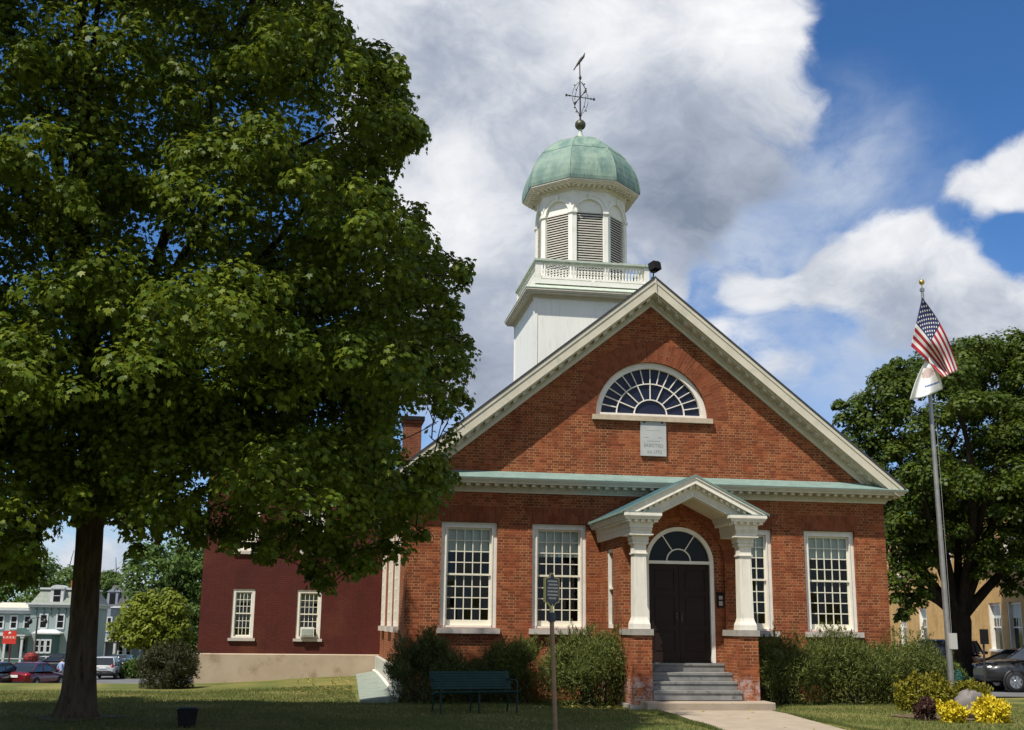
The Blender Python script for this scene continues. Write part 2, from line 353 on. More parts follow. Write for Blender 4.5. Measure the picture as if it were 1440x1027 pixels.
# ------------------------------------------------------------------ mesh helpers
class MB:
    def __init__(s): s.v = []; s.f = []; s.m = []; s.uv = []; s.sm = []
    def add(s, vs, fs, mi=0, uv=None, smooth=False):
        o = len(s.v); s.v += [tuple(map(float, p)) for p in vs]
        for f in fs:
            s.f.append([i + o for i in f]); s.m.append(mi); s.sm.append(smooth)
            s.uv.append([uv[i] for i in f] if uv is not None else None)
        return s
    def box(s, x0, x1, y0, y1, z0, z1, mi=0):
        vs = [(x, y, z) for x in (x0, x1) for y in (y0, y1) for z in (z0, z1)]
        return s.add(vs, [(0, 1, 3, 2), (4, 6, 7, 5), (0, 4, 5, 1), (2, 3, 7, 6), (0, 2, 6, 4), (1, 5, 7, 3)], mi)
    def cbox(s, c, hx, hy, hz, rz=0.0, mi=0, tilt=None):
        ca, sa = math.cos(rz), math.sin(rz); vs = []
        for x in (-hx, hx):
            for y in (-hy, hy):
                for z in (-hz, hz):
                    p = Vector((x, y, z))
                    if tilt: p = Matrix.Rotation(tilt[0], 3, tilt[1]) @ p
                    vs.append((c[0] + ca * p.x - sa * p.y, c[1] + sa * p.x + ca * p.y, c[2] + p.z))
        return s.add(vs, [(0, 1, 3, 2), (4, 6, 7, 5), (0, 4, 5, 1), (2, 3, 7, 6), (0, 2, 6, 4), (1, 5, 7, 3)], mi)
    def prism(s, pts, a0, a1, axis='y', mi=0):
        """pts in the plane across axis: y -> (x,z), x -> (y,z), z -> (x,y)"""
        def P(p, a): return {'y': (p[0], a, p[1]), 'x': (a, p[0], p[1]), 'z': (p[0], p[1], a)}[axis]
        n = len(pts); vs = [P(p, a0) for p in pts] + [P(p, a1) for p in pts]
        fs = [list(range(n)), list(range(2 * n - 1, n - 1, -1))] + [(i, i + n, (i + 1) % n + n, (i + 1) % n) for i in range(n)]
        return s.add(vs, fs, mi)
    def tube(s, pts, rad, n=8, mi=0, cap=True, smooth=True):
        pts = [Vector(p) for p in pts]; k = len(pts)
        if not hasattr(rad, '__len__'): rad = [rad] * k
        rings = []; up = None
        for i in range(k):
            d = (pts[min(i + 1, k - 1)] - pts[max(i - 1, 0)]).normalized()
            if up is None: up = Vector((0, 0, 1)) if abs(d.z) < .9 else Vector((1, 0, 0))
            a = d.cross(up).normalized(); b = d.cross(a).normalized(); up = -b if False else up
            rings.append([pts[i] + (a * math.cos(2 * math.pi * j / n) + b * math.sin(2 * math.pi * j / n)) * rad[i] for j in range(n)])
        return s.loft(rings, cap, mi, smooth)
    def loft(s, rings, cap=True, mi=0, smooth=False, closed=True):
        n = len(rings[0]); vs = [p for r in rings for p in r]; fs = []
        for i in range(len(rings) - 1):
            for j in range(n if closed else n - 1):
                a, b = i * n + j, i * n + (j + 1) % n
                fs.append((a, b, b + n, a + n))
        s.add(vs, fs, mi, smooth=smooth)
        if cap and closed:
            s.add(rings[0], [list(range(n - 1, -1, -1))], mi); s.add(rings[-1], [list(range(n))], mi)
        return s
    def lathe(s, prof, c, n=16, mi=0, rot=0.0, smooth=True, cap=True):
        rings = [[(c[0] + r * math.cos(rot + 2 * math.pi * j / n), c[1] + r * math.sin(rot + 2 * math.pi * j / n), c[2] + z) for j in range(n)] for r, z in prof]
        return s.loft(rings, cap, mi, smooth)
    def ball(s, c, r, n=12, m=8, mi=0, sc=(1, 1, 1)):
        rings = []
        for i in range(1, m):
            a = math.pi * i / m - math.pi / 2
            rings.append([(c[0] + r * sc[0] * math.cos(a) * math.cos(2 * math.pi * j / n), c[1] + r * sc[1] * math.cos(a) * math.sin(2 * math.pi * j / n), c[2] + r * sc[2] * math.sin(a)) for j in range(n)])
        return s.loft(rings, True, mi, True)
    def build(s, name, mat, parent=None, attr=None):
        me = bpy.data.meshes.new(name)
        o = ORG.get(parent.name, (0, 0, 0)) if parent is not None else (0, 0, 0)
        vs = [(p[0] - o[0], p[1] - o[1], p[2] - o[2]) for p in s.v]
        me.from_pydata(vs, [], s.f)
        uvl = me.uv_layers.new(name='UVMap'); buf = []
        V = s.v
        for f, u in zip(s.f, s.uv):
            if u is not None: buf += [c for q in u for c in q]; continue
            nx = ny = nz = 0.0; k = len(f)
            for i in range(k):
                a, b = V[f[i]], V[f[(i + 1) % k]]
                nx += (a[1] - b[1]) * (a[2] + b[2]); ny += (a[2] - b[2]) * (a[0] + b[0]); nz += (a[0] - b[0]) * (a[1] + b[1])
            ax, ay, az = abs(nx), abs(ny), abs(nz)
            for i in f:
                p = V[i]
                buf += [p[1], p[2]] if ax >= ay and ax > az else ([p[0], p[2]] if ay > az else [p[0], p[1]])
        uvl.data.foreach_set('uv', buf)
        me.polygons.foreach_set('material_index', s.m); me.polygons.foreach_set('use_smooth', s.sm)
        for m in (mat if isinstance(mat, (list, tuple)) else [mat]): me.materials.append(m)
        if attr is not None:
            a = me.attributes.new('rnd', 'FLOAT', 'FACE'); a.data.foreach_set('value', attr)
        ob = bpy.data.objects.new(name, me); COL.objects.link(ob)
        me.validate(); me.update()
        if parent is not None: ob.parent = parent; ORG[ob.name] = o
        return ob
ORG = {}
def tag(o, label=None, cat=None, group=None, kind=None):
    if label: o['label'] = label
    if cat: o['category'] = cat
    if group: o['group'] = group
    if kind: o['kind'] = kind
    return o
def thing(name, label, cat, loc=(0, 0, 0), rz=0.0, group=None, local=False):
    """an Empty at the thing's base; parts are authored in world coordinates, or in its own when local"""
    e = bpy.data.objects.new(name, None); COL.objects.link(e); e.location = loc; e.rotation_euler = (0, 0, rz)
    e.empty_display_size = .3
    ORG[e.name] = (0, 0, 0) if local else tuple(loc)
    return tag(e, label, cat, group)
def fix_normals(o):
    import bmesh
    bm = bmesh.new(); bm.from_mesh(o.data); bmesh.ops.recalc_face_normals(bm, faces=bm.faces); bm.to_mesh(o.data); bm.free()

# leaves -----------------------------------------------------------
MAPLE = np.array([(0, -.5), (.20, -.34), (.52, -.30), (.36, -.05), (.48, .20), (.17, .16), (0, .55), (-.17, .16), (-.48, .20), (-.36, -.05), (-.52, -.30), (-.20, -.34)]) * .95
OVAL = np.array([(0, -.5), (.24, -.18), (.26, .15), (0, .55), (-.26, .15), (-.24, -.18)])
SPRAY = np.array([(0, -.5), (.10, -.1), (.07, .3), (0, .6), (-.07, .3), (-.10, -.1)])
def norm(a): return a / np.maximum(np.linalg.norm(a, axis=1, keepdims=True), 1e-9)
def leaves_obj(name, mat, C, N, size, shape, parent=None, droop=.6, curl=.18, rnd=None, axis=None):
    """one mesh of many single leaves: centres C, normals N"""
    n = len(C); k = len(shape); N = norm(N)
    if axis is None:
        ax = RNG.normal(size=(n, 3)); ax[:, 2] -= droop * 1.4
    else: ax = axis + RNG.normal(size=(n, 3)) * .35
    ax = ax - N * np.sum(ax * N, axis=1, keepdims=True); ax = norm(ax); bx = np.cross(N, ax)
    sz = (size * RNG.uniform(.7, 1.25, n))[:, None]
    V = np.empty((n, k, 3))
    for i, (a, b) in enumerate(shape):
        V[:, i] = C + bx * (a * sz) + ax * (b * sz) - N * (curl * (a * a * 2 + b * b) * sz)
    o = ORG.get(parent.name, (0, 0, 0)) if parent is not None else (0, 0, 0)
    V = (V - np.array(o)).reshape(-1, 3).astype(np.float32)
    me = bpy.data.meshes.new(name)
    me.vertices.add(n * k); me.vertices.foreach_set('co', V.ravel())
    me.loops.add(n * k); me.loops.foreach_set('vertex_index', np.arange(n * k, dtype=np.int32))
    me.polygons.add(n); me.polygons.foreach_set('loop_start', np.arange(0, n * k, k, dtype=np.int32))
    me.polygons.foreach_set('loop_total', np.full(n, k, dtype=np.int32))
    me.update(calc_edges=True)
    a = me.attributes.new('rnd', 'FLOAT', 'FACE'); a.data.foreach_set('value', (RNG.random(n) if rnd is None else rnd).astype(np.float32))
    me.materials.append(mat); me.validate()
    ob = bpy.data.objects.new(name, me); COL.objects.link(ob)
    if parent is not None: ob.parent = parent; ORG[ob.name] = o
    return ob
def clump_leaves(centres, radii, per, flat=.75, upbias=.35, jit=.25):
    """leaves on mounded shells round each centre"""
    CC, NN, TT = [], [], []
    for c, r in zip(centres, radii):
        m = max(6, int(per * RNG.uniform(.75, 1.25)))
        d = RNG.normal(size=(m, 3)); d = norm(d); d[:, 2] = np.where(d[:, 2] < -.45, -d[:, 2] * .8, d[:, 2]); d = norm(d)
        rr = r * RNG.uniform(.45, 1.08, m)[:, None] ** .6
        p = d * rr; p[:, 2] *= flat
        p[:, 2] -= .22 * (p[:, 0] ** 2 + p[:, 1] ** 2) / max(r, .1)
        CC.append(c + p + RNG.normal(size=(m, 3)) * r * .06)
        nn = d + RNG.normal(size=(m, 3)) * jit; nn[:, 2] += upbias
        NN.append(nn)
        TT.append(np.clip(RNG.normal(RNG.uniform(.32, .62), .2, m), 0, 1))
    return np.concatenate(CC), np.concatenate(NN), np.concatenate(TT)

# ------------------------------------------------------------------ ground
def ss(a, b, x):
    t = np.clip((x - a) / (b - a), 0, 1); return t * t * (3 - 2 * t)
def ground_z(x, y):
    x = np.asarray(x, float); y = np.asarray(y, float)
    zl = np.interp(y, [-60, -2, 11, 20, 41, 66, 110, 400], [0, 0, -.20, -.75, -2.05, -2.85, -3.1, -3.4])
    zl = np.where((x > -12.5) & (y < 12), zl + ss(-12.5, -6.4, x) * ss(-2, 10, y) * .27, zl)
    zr = np.interp(y, [-60, -2, 10, 40, 400], [0, 0, -.38, -.5, -.6])
    w = ss(-5, 6, x); return zl * (1 - w) + zr * w
def build_ground():
    xs = np.unique(np.concatenate([np.linspace(-1500, -80, 14), np.linspace(-80, -20, 41), np.linspace(-20, 20, 81), np.linspace(20, 80, 31), np.linspace(80, 1500, 14)]))
    ys = np.unique(np.concatenate([np.linspace(-300, -35, 8), np.linspace(-35, 20, 111), np.linspace(20, 140, 61), np.linspace(140, 2500, 16)]))
    X, Y = np.meshgrid(xs, ys); Z = ground_z(X, Y)
    Z = Z + .012 * np.sin(X * 1.7 + Y * .6) * np.cos(Y * 1.3) * (np.abs(X) < 30)
    mb = MB(); nx = len(xs)
    vs = np.stack([X, Y, Z], -1).reshape(-1, 3)
    fs = [(j * nx + i, j * nx + i + 1, (j + 1) * nx + i + 1, (j + 1) * nx + i) for j in range(len(ys) - 1) for i in range(nx - 1)]
    mb.add(vs, fs, smooth=True)
    tag(mb.build('lawn', lawn_m), kind='structure', label='lawn round the courthouse')
def sheet(name, pts, mat, lift=.02, kind='structure', label=None, sub=None):
    """a flat strip that follows the ground: pts = list of (left, right) point pairs"""
    mb = MB(); rows = []
    for (a, b) in pts:
        rows.append([(a[0] + (b[0] - a[0]) * k / 6, a[1] + (b[1] - a[1]) * k / 6) for k in range(7)])
    fine = []
    for i in range(len(rows) - 1):
        for q in range(8):
            f = q / 8; fine.append([(r0[0] * (1 - f) + r1[0] * f, r0[1] * (1 - f) + r1[1] * f) for r0, r1 in zip(rows[i], rows[i + 1])])
    fine.append(rows[-1])
    vs = [(x, y, float(ground_z(x, y)) + lift) for r in fine for (x, y) in r]
    fs = [(i * 7 + j, i * 7 + j + 1, i * 7 + j + 8, i * 7 + j + 7) for i in range(len(fine) - 1) for j in range(6)]
    mb.add(vs, fs, smooth=True); o = mb.build(name, mat); return tag(o, label, kind=kind)
build_ground()
sheet('path', [((-.98, -3.6), (1.46, -3.6)), ((-.98, -4.6), (1.46, -4.6)), ((-1.12, -6.2), (1.30, -5.8)), ((-1.25, -8.1), (1.02, -8.1)), ((-1.6, -11), (.75, -11)), ((-3.0, -20), (-.8, -20)), ((-6, -40), (-3, -40))], conc, .022)
# street that falls away on the left, kerbside walk and the car park on the right
sheet('road', [((-75, 34), (-75, 76)), ((-40, 38), (-40, 78)), ((-26, 40), (-26, 84)), ((-17, 44), (-14, 96)), ((-2, 60), (4, 120)), ((10, 90), (24, 140))], asphalt, .03)
sheet('sidewalk', [((-75, 29), (-75, 31)), ((-40, 32.5), (-40, 34.5)), ((-24, 34), (-24, 36)), ((-15, 37), (-14, 39)), ((-4, 50), (-2.5, 52))], paving, .035)
sheet('walk', [((-30, 11.5), (-30, 12.6)), ((-20, 13.6), (-20, 14.6)), ((-15, 15.2), (-15, 16.2)), ((-12.6, 15.6), (-12.6, 16.6))], paving, .03)
sheet('car_park', [((11.5, 5.2), (40, 3)), ((13, 14), (40, 14)), ((12, 24), (40, 24)), ((12, 60), (22, 60))], asphalt, .03)

# ------------------------------------------------------------------ courthouse
BW, DEP = 6.2, 22.0
WT, WB = 4.205, 1.676                    # window head and sill heights
WINS = [(-5.354, -3.972), (-3.106, -1.740), (1.740, 3.106), (3.972, 5.354)]
HOUSE = thing('courthouse', 'red brick gabled courthouse with white cupola, green dome and columned entrance porch', 'courthouse', (0, 0, 0))
def rz_top(x): return 10.57 - .802 * abs(x)
def arcpts(cx, cz, rx, rz, a0, a1, n):
    return [(cx + rx * math.cos(a0 + (a1 - a0) * i / n), cz + rz * math.sin(a0 + (a1 - a0) * i / n)) for i in range(n + 1)]
FZ, FRX, FRZ = 7.006, 1.489, 1.442       # gable fanlight
def build_walls():
    mb = MB(); y0, y1 = 0.0, .36
    xs = [-BW] + [v for w in WINS for v in w] + [BW]
    # leave the middle bay open behind the porch only where its door stands: plain wall there, doorway hidden by the porch
    mb.box(-BW, BW, y0, y1, -.3, WB); mb.box(-BW, BW, y0, y1, WT, 5.3)
    for i in range(0, len(xs), 2): mb.box(xs[i], xs[i + 1], y0, y1, WB, WT)
    # gable with a half round opening
    xz = (10.5 - FZ) / .802
    mb.prism([(-BW + .15, 5.3), (BW - .15, 5.3), (xz, FZ), (-xz, FZ)], y0, y1)
    for s in (-1, 1):
        p = [(s * xz, FZ), (s * FRX, FZ)] + [(s * x, z) for x, z in arcpts(0, FZ, FRX, FRZ, 0, math.pi / 2, 14)[1:]] + [(0, 10.5)]
        mb.prism(p if s < 0 else p[::-1], y0, y1)
    for s in (-1, 1):
        xa, xb = (s * BW, s * (BW - .36)); xa, xb = min(xa, xb), max(xa, xb)
        mb.box(xa, xb, y1, DEP, -.3, 5.3)
    mb.box(-BW + .36, BW - .36, DEP - .36, DEP, -.3, 5.3)
    mb.prism([(-BW + .4, 5.3), (BW - .4, 5.3), (0, 10.4)], DEP - .36, DEP)
    o = mb.build('wall', brick, HOUSE); fix_normals(o)
    # floor and back partition keep the inside dark
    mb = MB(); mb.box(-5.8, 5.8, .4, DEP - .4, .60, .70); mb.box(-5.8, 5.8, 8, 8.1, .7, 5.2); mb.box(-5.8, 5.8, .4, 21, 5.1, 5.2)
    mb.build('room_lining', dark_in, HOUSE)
    f = MB(); f.box(-BW - .14, -BW - .004, -.1, 11.2, -.4, .70)
    tag(f.build('foundation', found_white, HOUSE), 'white painted foundation with green stains')
    # brick arches
    for (a, b) in WINS:
        mb = MB(); x0, x1 = a - .02, b + .02; zt = WT + .40
        vs = [(x0, -.004, WT), (x1, -.004, WT), (x1 + .22, -.004, zt), (x0 - .22, -.004, zt), (x0, .05, WT), (x1, .05, WT), (x1 + .22, .05, zt), (x0 - .22, .05, zt)]
        uv = [(p[2] * 1.1, p[0]) for p in vs]
        mb.add(vs, [(0, 1, 2, 3), (0, 4, 5, 1)], uv=uv); mb.build('flat_arch', brick_arch_m, HOUSE)
    for k, (ra, rb) in enumerate(((.0, .27), (.275, .545))):
        mb = MB(); n = 44
        for i in range(n):
            q = []
            for (a, r) in ((i, ra), (i + 1, ra), (i + 1, rb), (i, rb)):
                t = math.pi * a / n; q.append(((FRX + r) * math.cos(t), -.004 - .001 * k, FZ + (FRZ + r) * math.sin(t)))
            u = [(k * .44 + rr, math.pi * a / n * (FRX + .3)) for (a, rr) in ((i, 0), (i + 1, 0), (i + 1, .27), (i, .27))]
            mb.add(q, [(0, 1, 2, 3)], uv=u)
        mb.build('round_arch', brick_arch_m, HOUSE)
build_walls()

def build_window(x0, x1, z0, z1, shade_rows):
    fw = .135
    f = MB(); y0, y1 = .085, .235
    f.box(x0 + .004, x0 + fw, y0, y1, z0, z1 - .004); f.box(x1 - fw, x1 - .004, y0, y1, z0, z1 - .004)
    f.box(x0 + fw, x1 - fw, y0, y1, z1 - fw, z1 - .004); f.box(x0 + fw, x1 - fw, y0, y1, z0, z0 + .05)
    # a bead round the frame
    f.box(x0 + fw - .03, x0 + fw, y0 - .018, y0 - .001, z0 + .05, z1 - fw); f.box(x1 - fw, x1 - fw + .03, y0 - .018, y0 - .001, z0 + .05, z1 - fw)
    f.box(x0 + fw - .03, x1 - fw + .03, y0 - .018, y0 - .001, z1 - fw, z1 - fw + .03)
    w = f.build('window', white_win, HOUSE)
    gx0, gx1, gz0, gz1 = x0 + fw, x1 - fw, z0 + .05, z1 - fw
    mid = (gz0 + gz1) / 2 + .04
    for (a, b, yy, nm) in ((mid - .02, gz1, .165, 'upper_sash'), (gz0, mid + .02, .205, 'lower_sash')):
        s = MB(); st = .045; bot = .13 if nm == 'lower_sash' else .045
        s.box(gx0 + .001, gx0 + st, yy - .02, yy + .02, a, b); s.box(gx1 - st, gx1 - .001, yy - .02, yy + .02, a, b)
        s.box(gx0 + st, gx1 - st, yy - .02, yy + .02, a, a + bot); s.box(gx0 + st, gx1 - st, yy - .02, yy + .02, b - .045, b)
        ix0, ix1, iz0, iz1 = gx0 + st, gx1 - st, a + bot, b - .045
        for i in range(1, 5):
            x = ix0 + (ix1 - ix0) * i / 5; s.box(x - .0115, x + .0115, yy - .014, yy + .012, iz0, iz1)
        for i in range(1, 4):
            z = iz0 + (iz1 - iz0) * i / 4; s.box(ix0, ix1, yy - .0125, yy + .0105, z - .0115, z + .0115)
        s.build(nm, muntin_m, w)
        g = MB()
        for i in range(5):
            for j in range(4):
                xa, xb = ix0 + (ix1 - ix0) * i / 5, ix0 + (ix1 - ix0) * (i + 1) / 5; za, zb = iz0 + (iz1 - iz0) * j / 4, iz0 + (iz1 - iz0) * (j + 1) / 4
                ta, tb = random.uniform(-.004, .004), random.uniform(-.004, .004)
                g.add([(xa, yy + ta + tb, za), (xb, yy - ta + tb, za), (xb, yy - ta - tb, zb), (xa, yy + ta - tb, zb)], [(0, 1, 2, 3)])
        g.build('pane', glass, w)
    sh = MB(); zr = gz1 - (gz1 - mid) * shade_rows / 4; sh.box(gx0 + .003, gx1 - .003, .238, .242, zr, gz1); sh.build('roller_shade', shade_m, w)
    k = MB(); k.prism([(-.12, z0 - .01), (.2, z0 - .01), (.2, z0 - .14), (-.12, z0 - .14)], x0 - .07, x1 + .07, 'x')
    k.build('sill', sill_m, w)
    return w
for (a, b), r in zip(WINS, (2.1, 2.35, 2.05, 2.02)): build_window(a, b, WB, WT, r)
# windows of the left flank, seen edge on
for y in (2.1, 5.0, 8.5):
    f = MB(); x = -BW
    for (ya, yb, za, zb) in ((y, y + .14, WB, WT), (y + 1.24, y + 1.38, WB, WT), (y + .14, y + 1.24, WT - .14, WT), (y + .14, y + 1.24, WB, WB + .1)): f.box(x - .05, x - .001, ya, yb, za, zb)
    w = f.build('window', white_win, HOUSE)
    g = MB(); g.box(x - .012, x - .002, y + .14, y + 1.24, WB + .1, WT - .14); g.build('pane', glass_dark, w)
    k = MB(); k.box(x - .13, x - .001, y - .06, y + 1.44, WB - .15, WB - .005); k.build('sill', sill_m, w)
    k = MB()
    for i in range(1, 5): k.box(x - .03, x - .012, y + .14 + 1.1 * i / 5 - .012, y + .14 + 1.1 * i / 5 + .012, WB + .1, WT - .14)
    for i in range(1, 8): k.box(x - .029, x - .0125, y + .14, y + 1.24, WB + .1 + 2.29 * i / 8 - .012, WB + .1 + 2.29 * i / 8 + .012)
    k.build('sash', muntin_m, w)

def build_fanlight():
    f = MB(); n = 36; cz = FZ
    ro, ri = (FRX - .004, FRZ - .004), (FRX - .15, FRZ - .155)
    o = arcpts(0, cz, ro[0], ro[1], 0, math.pi, n); i_ = arcpts(0, cz, ri[0], ri[1], 0, math.pi, n)
    for k in range(n):
        f.prism([o[k], o[k + 1], i_[k + 1], i_[k]], .09, .25)
    f.box(-FRX + .004, FRX - .004, .085, .25, FZ, FZ + .085)
    w = f.build('fanlight', white_win, HOUSE); fix_normals(w)
    g = MB(); zc = FZ + .085; g.prism([(ri[0], zc)] + [p for p in i_ if p[1] > zc] + [(-ri[0], zc)], .20, .204); g.build('pane', glass_fan, w)
    m = MB()
    ax, az = ri[0], ri[1] - .085
    def ring(f_, wd):
        p = arcpts(0, zc, ax * f_, az * f_, 0, math.pi, 28); q = arcpts(0, zc, ax * f_ - wd, az * f_ - wd, 0, math.pi, 28)
        for k in range(28): m.prism([p[k], p[k + 1], q[k + 1], q[k]], .155, .198)
    ring(.685, .028); ring(.335, .028); 
    def bar(t, f0, f1, wd=.012):
        a = (ax * f0 * math.cos(t), zc + az * f0 * math.sin(t)); b = (ax * f1 * math.cos(t), zc + az * f1 * math.sin(t))
        d = Vector((b[0] - a[0], b[1] - a[1])).normalized(); nx, nz = -d.y * wd, d.x * wd
        m.prism([(a[0] + nx, a[1] + nz), (b[0] + nx, b[1] + nz), (b[0] - nx, b[1] - nz), (a[0] - nx, a[1] - nz)], .158, .196)
    for k in range(1, 16): bar(math.pi * k / 16, .68, 1.0)
    for k in range(1, 8): bar(math.pi * k / 8, .33, .665)
    o2 = m.build('muntin', white_win, w); fix_normals(o2)
    k = MB(); k.box(-FRX - .10, FRX + .10, -.10, .1, FZ - .13, FZ - .003); k.build('sill', sill_old, w)
build_fanlight()

def text_mesh(name, body, size, loc, rot, mat, parent=None, depth=.004, align='CENTER', sx=1.0):
    c = bpy.data.curves.new(name, 'FONT'); c.body = body; c.size = size; c.extrude = depth; c.align_x = align; c.resolution_u = 2
    o = bpy.data.objects.new(name, c); COL.objects.link(o)
    dg = bpy.context.evaluated_depsgraph_get(); me = bpy.data.meshes.new_from_object(o.evaluated_get(dg))
    bpy.data.objects.remove(o, do_unlink=True); me.materials.clear(); me.materials.append(mat); me.name = name
    o = bpy.data.objects.new(name, me); COL.objects.link(o); o.rotation_euler = rot; o.scale = (sx, 1, 1)
    if parent is not None: o.parent = parent; ORG[o.name] = ORG[parent.name]; loc = tuple(np.array(loc) - np.array(ORG[parent.name]))
    o.location = loc; return o
def build_tablet():
    m = MB(); m.box(-.33, .345, -.055, -.002, 5.985, 6.87)
    t = m.build('date_stone', tablet_m, HOUSE)
    Rt = (math.pi / 2, 0, 0)
    text_mesh('lettering', 'ERECTED', .118, (.008, -.056, 6.215), Rt, engrave, t, .002, sx=1.06)
    text_mesh('lettering', 'IN 1772', .118, (.03, -.056, 6.05), Rt, engrave, t, .002)
    k = MB(); k.box(-.23, -.125, -.0572, -.0545, 6.455, 6.466); k.box(.13, .235, -.0572, -.0545, 6.455, 6.466); k.box(-.17, .18, -.0572, -.0545, 6.365, 6.372)
    k.box(-.19, .17, -.0568, -.0545, 6.64, 6.644)
    k.build('carved_line', engrave, t)
    for xk in (-.25, .22): k = MB(); k.box(xk, xk + .04, -.08, -.055, 6.83, 6.88); k.build('clamp', iron, t)
build_tablet()

def build_cornice():
    m = MB(); e = BW
    def fr(d, z0, z1): m.box(-e - d, e + d, -d, -.001 if d < .2 else .0, z0, z1)
    for d, z0, z1 in ((.05, 4.94, 4.985), (.08, 4.985, 5.085), (.40, 5.128, 5.18), (.435, 5.18, 5.215), (.47, 5.215, 5.245)): fr(d, z0, z1)
    x = -e - .05
    while x < e + .07: m.box(x, x + .030, -.105, -.079, 5.0, 5.045); x += .056
    k = int((2 * e + .5) / .232)
    for i in range(k + 1):
        x = -e - .30 + .232 * i + .06; m.box(x, x + .095, -.345, -.079, 5.07, 5.127)
    m.box(-e - .10, e + .10, -.10, -.078, 5.085, 5.128)
    c = m.build('cornice', trim, HOUSE)
    fl = MB(); fl.prism([(-.485, 5.247), (-.002, 5.247), (-.002, 5.475), (-.485, 5.268)], -e - .48, e + .48, 'x'); fl.build('flashing', mint, c)
    # cornices of the two long sides
    for s in (-1, 1):
        m = MB()
        for d, z0, z1 in ((.05, 4.94, 4.985), (.08, 4.985, 5.128), (.40, 5.128, 5.18), (.435, 5.18, 5.215), (.47, 5.215, 5.26)):
            xa, xb = sorted((s * (e + .001), s * (e + d))); m.box(xa, xb, .002, DEP, z0, z1)
        y = .2
        while y < DEP: xa, xb = sorted((s * (e + .079), s * (e + .345))); m.box(xa, xb, y, y + .095, 5.07, 5.127); y += .232
        m.build('side_cornice', trim, HOUSE)
    # raking cornices
    for s in (-1, 1):
        m = MB(); sl = .802
        def band(a, b, d, xe, zmin, y1=-.001):
            top = [(0, 10.57 - a), (xe, 10.57 - a - sl * xe)]; zb = 10.57 - b - sl * xe
            if zb < zmin:
                xc = (10.57 - b - zmin) / sl; p = top + ([(xe, zmin)] if top[1][1] > zmin else []) + [(xc, zmin), (0, 10.57 - b)]
            else: p = top + [(xe, zb), (0, 10.57 - b)]
            m.prism([(s * x, z) for x, z in p], -d, y1)
        band(.0, .10, .472, 6.56, 5.27, 0.0); band(.10, .315, .455, 6.52, 5.27, .0); band(.315, .36, .46, 6.48, 5.27)
        band(.36, .405, .37, 6.3, 5.25); band(.405, .545, .085, 6.1, 5.2); band(.545, .635, .055, 6.0, 5.2)
        x = .10
        while x < 6.1:
            zt = 10.57 - .40; a, b = x, x + .095
            if zt - .07 - sl * b > 5.30: m.prism([(s * a, zt - sl * a), (s * b, zt - sl * b), (s * b, zt - .072 - sl * b), (s * a, zt - .072 - sl * a)], -.33, -.084)
            x += .232
        x = .06
        while x < 5.9:
            zt = 10.57 - .50; a, b = x, x + .03; m.prism([(s * a, zt - sl * a), (s * b, zt - sl * b), (s * b, zt - .045 - sl * b), (s * a, zt - .045 - sl * a)], -.11, -.084); x += .056
        o = m.build('raking_cornice', trim, HOUSE); fix_normals(o)
    # roof
    for s in (-1, 1):
        m = MB(); p = [(0, 10.575), (s * 6.62, 10.575 - .802 * 6.62), (s * 6.62, 10.635 - .802 * 6.62), (0, 10.635)]
        m.prism(p, -.485, DEP + .4); o = m.build('roof', slate, HOUSE); fix_normals(o)
build_cornice()

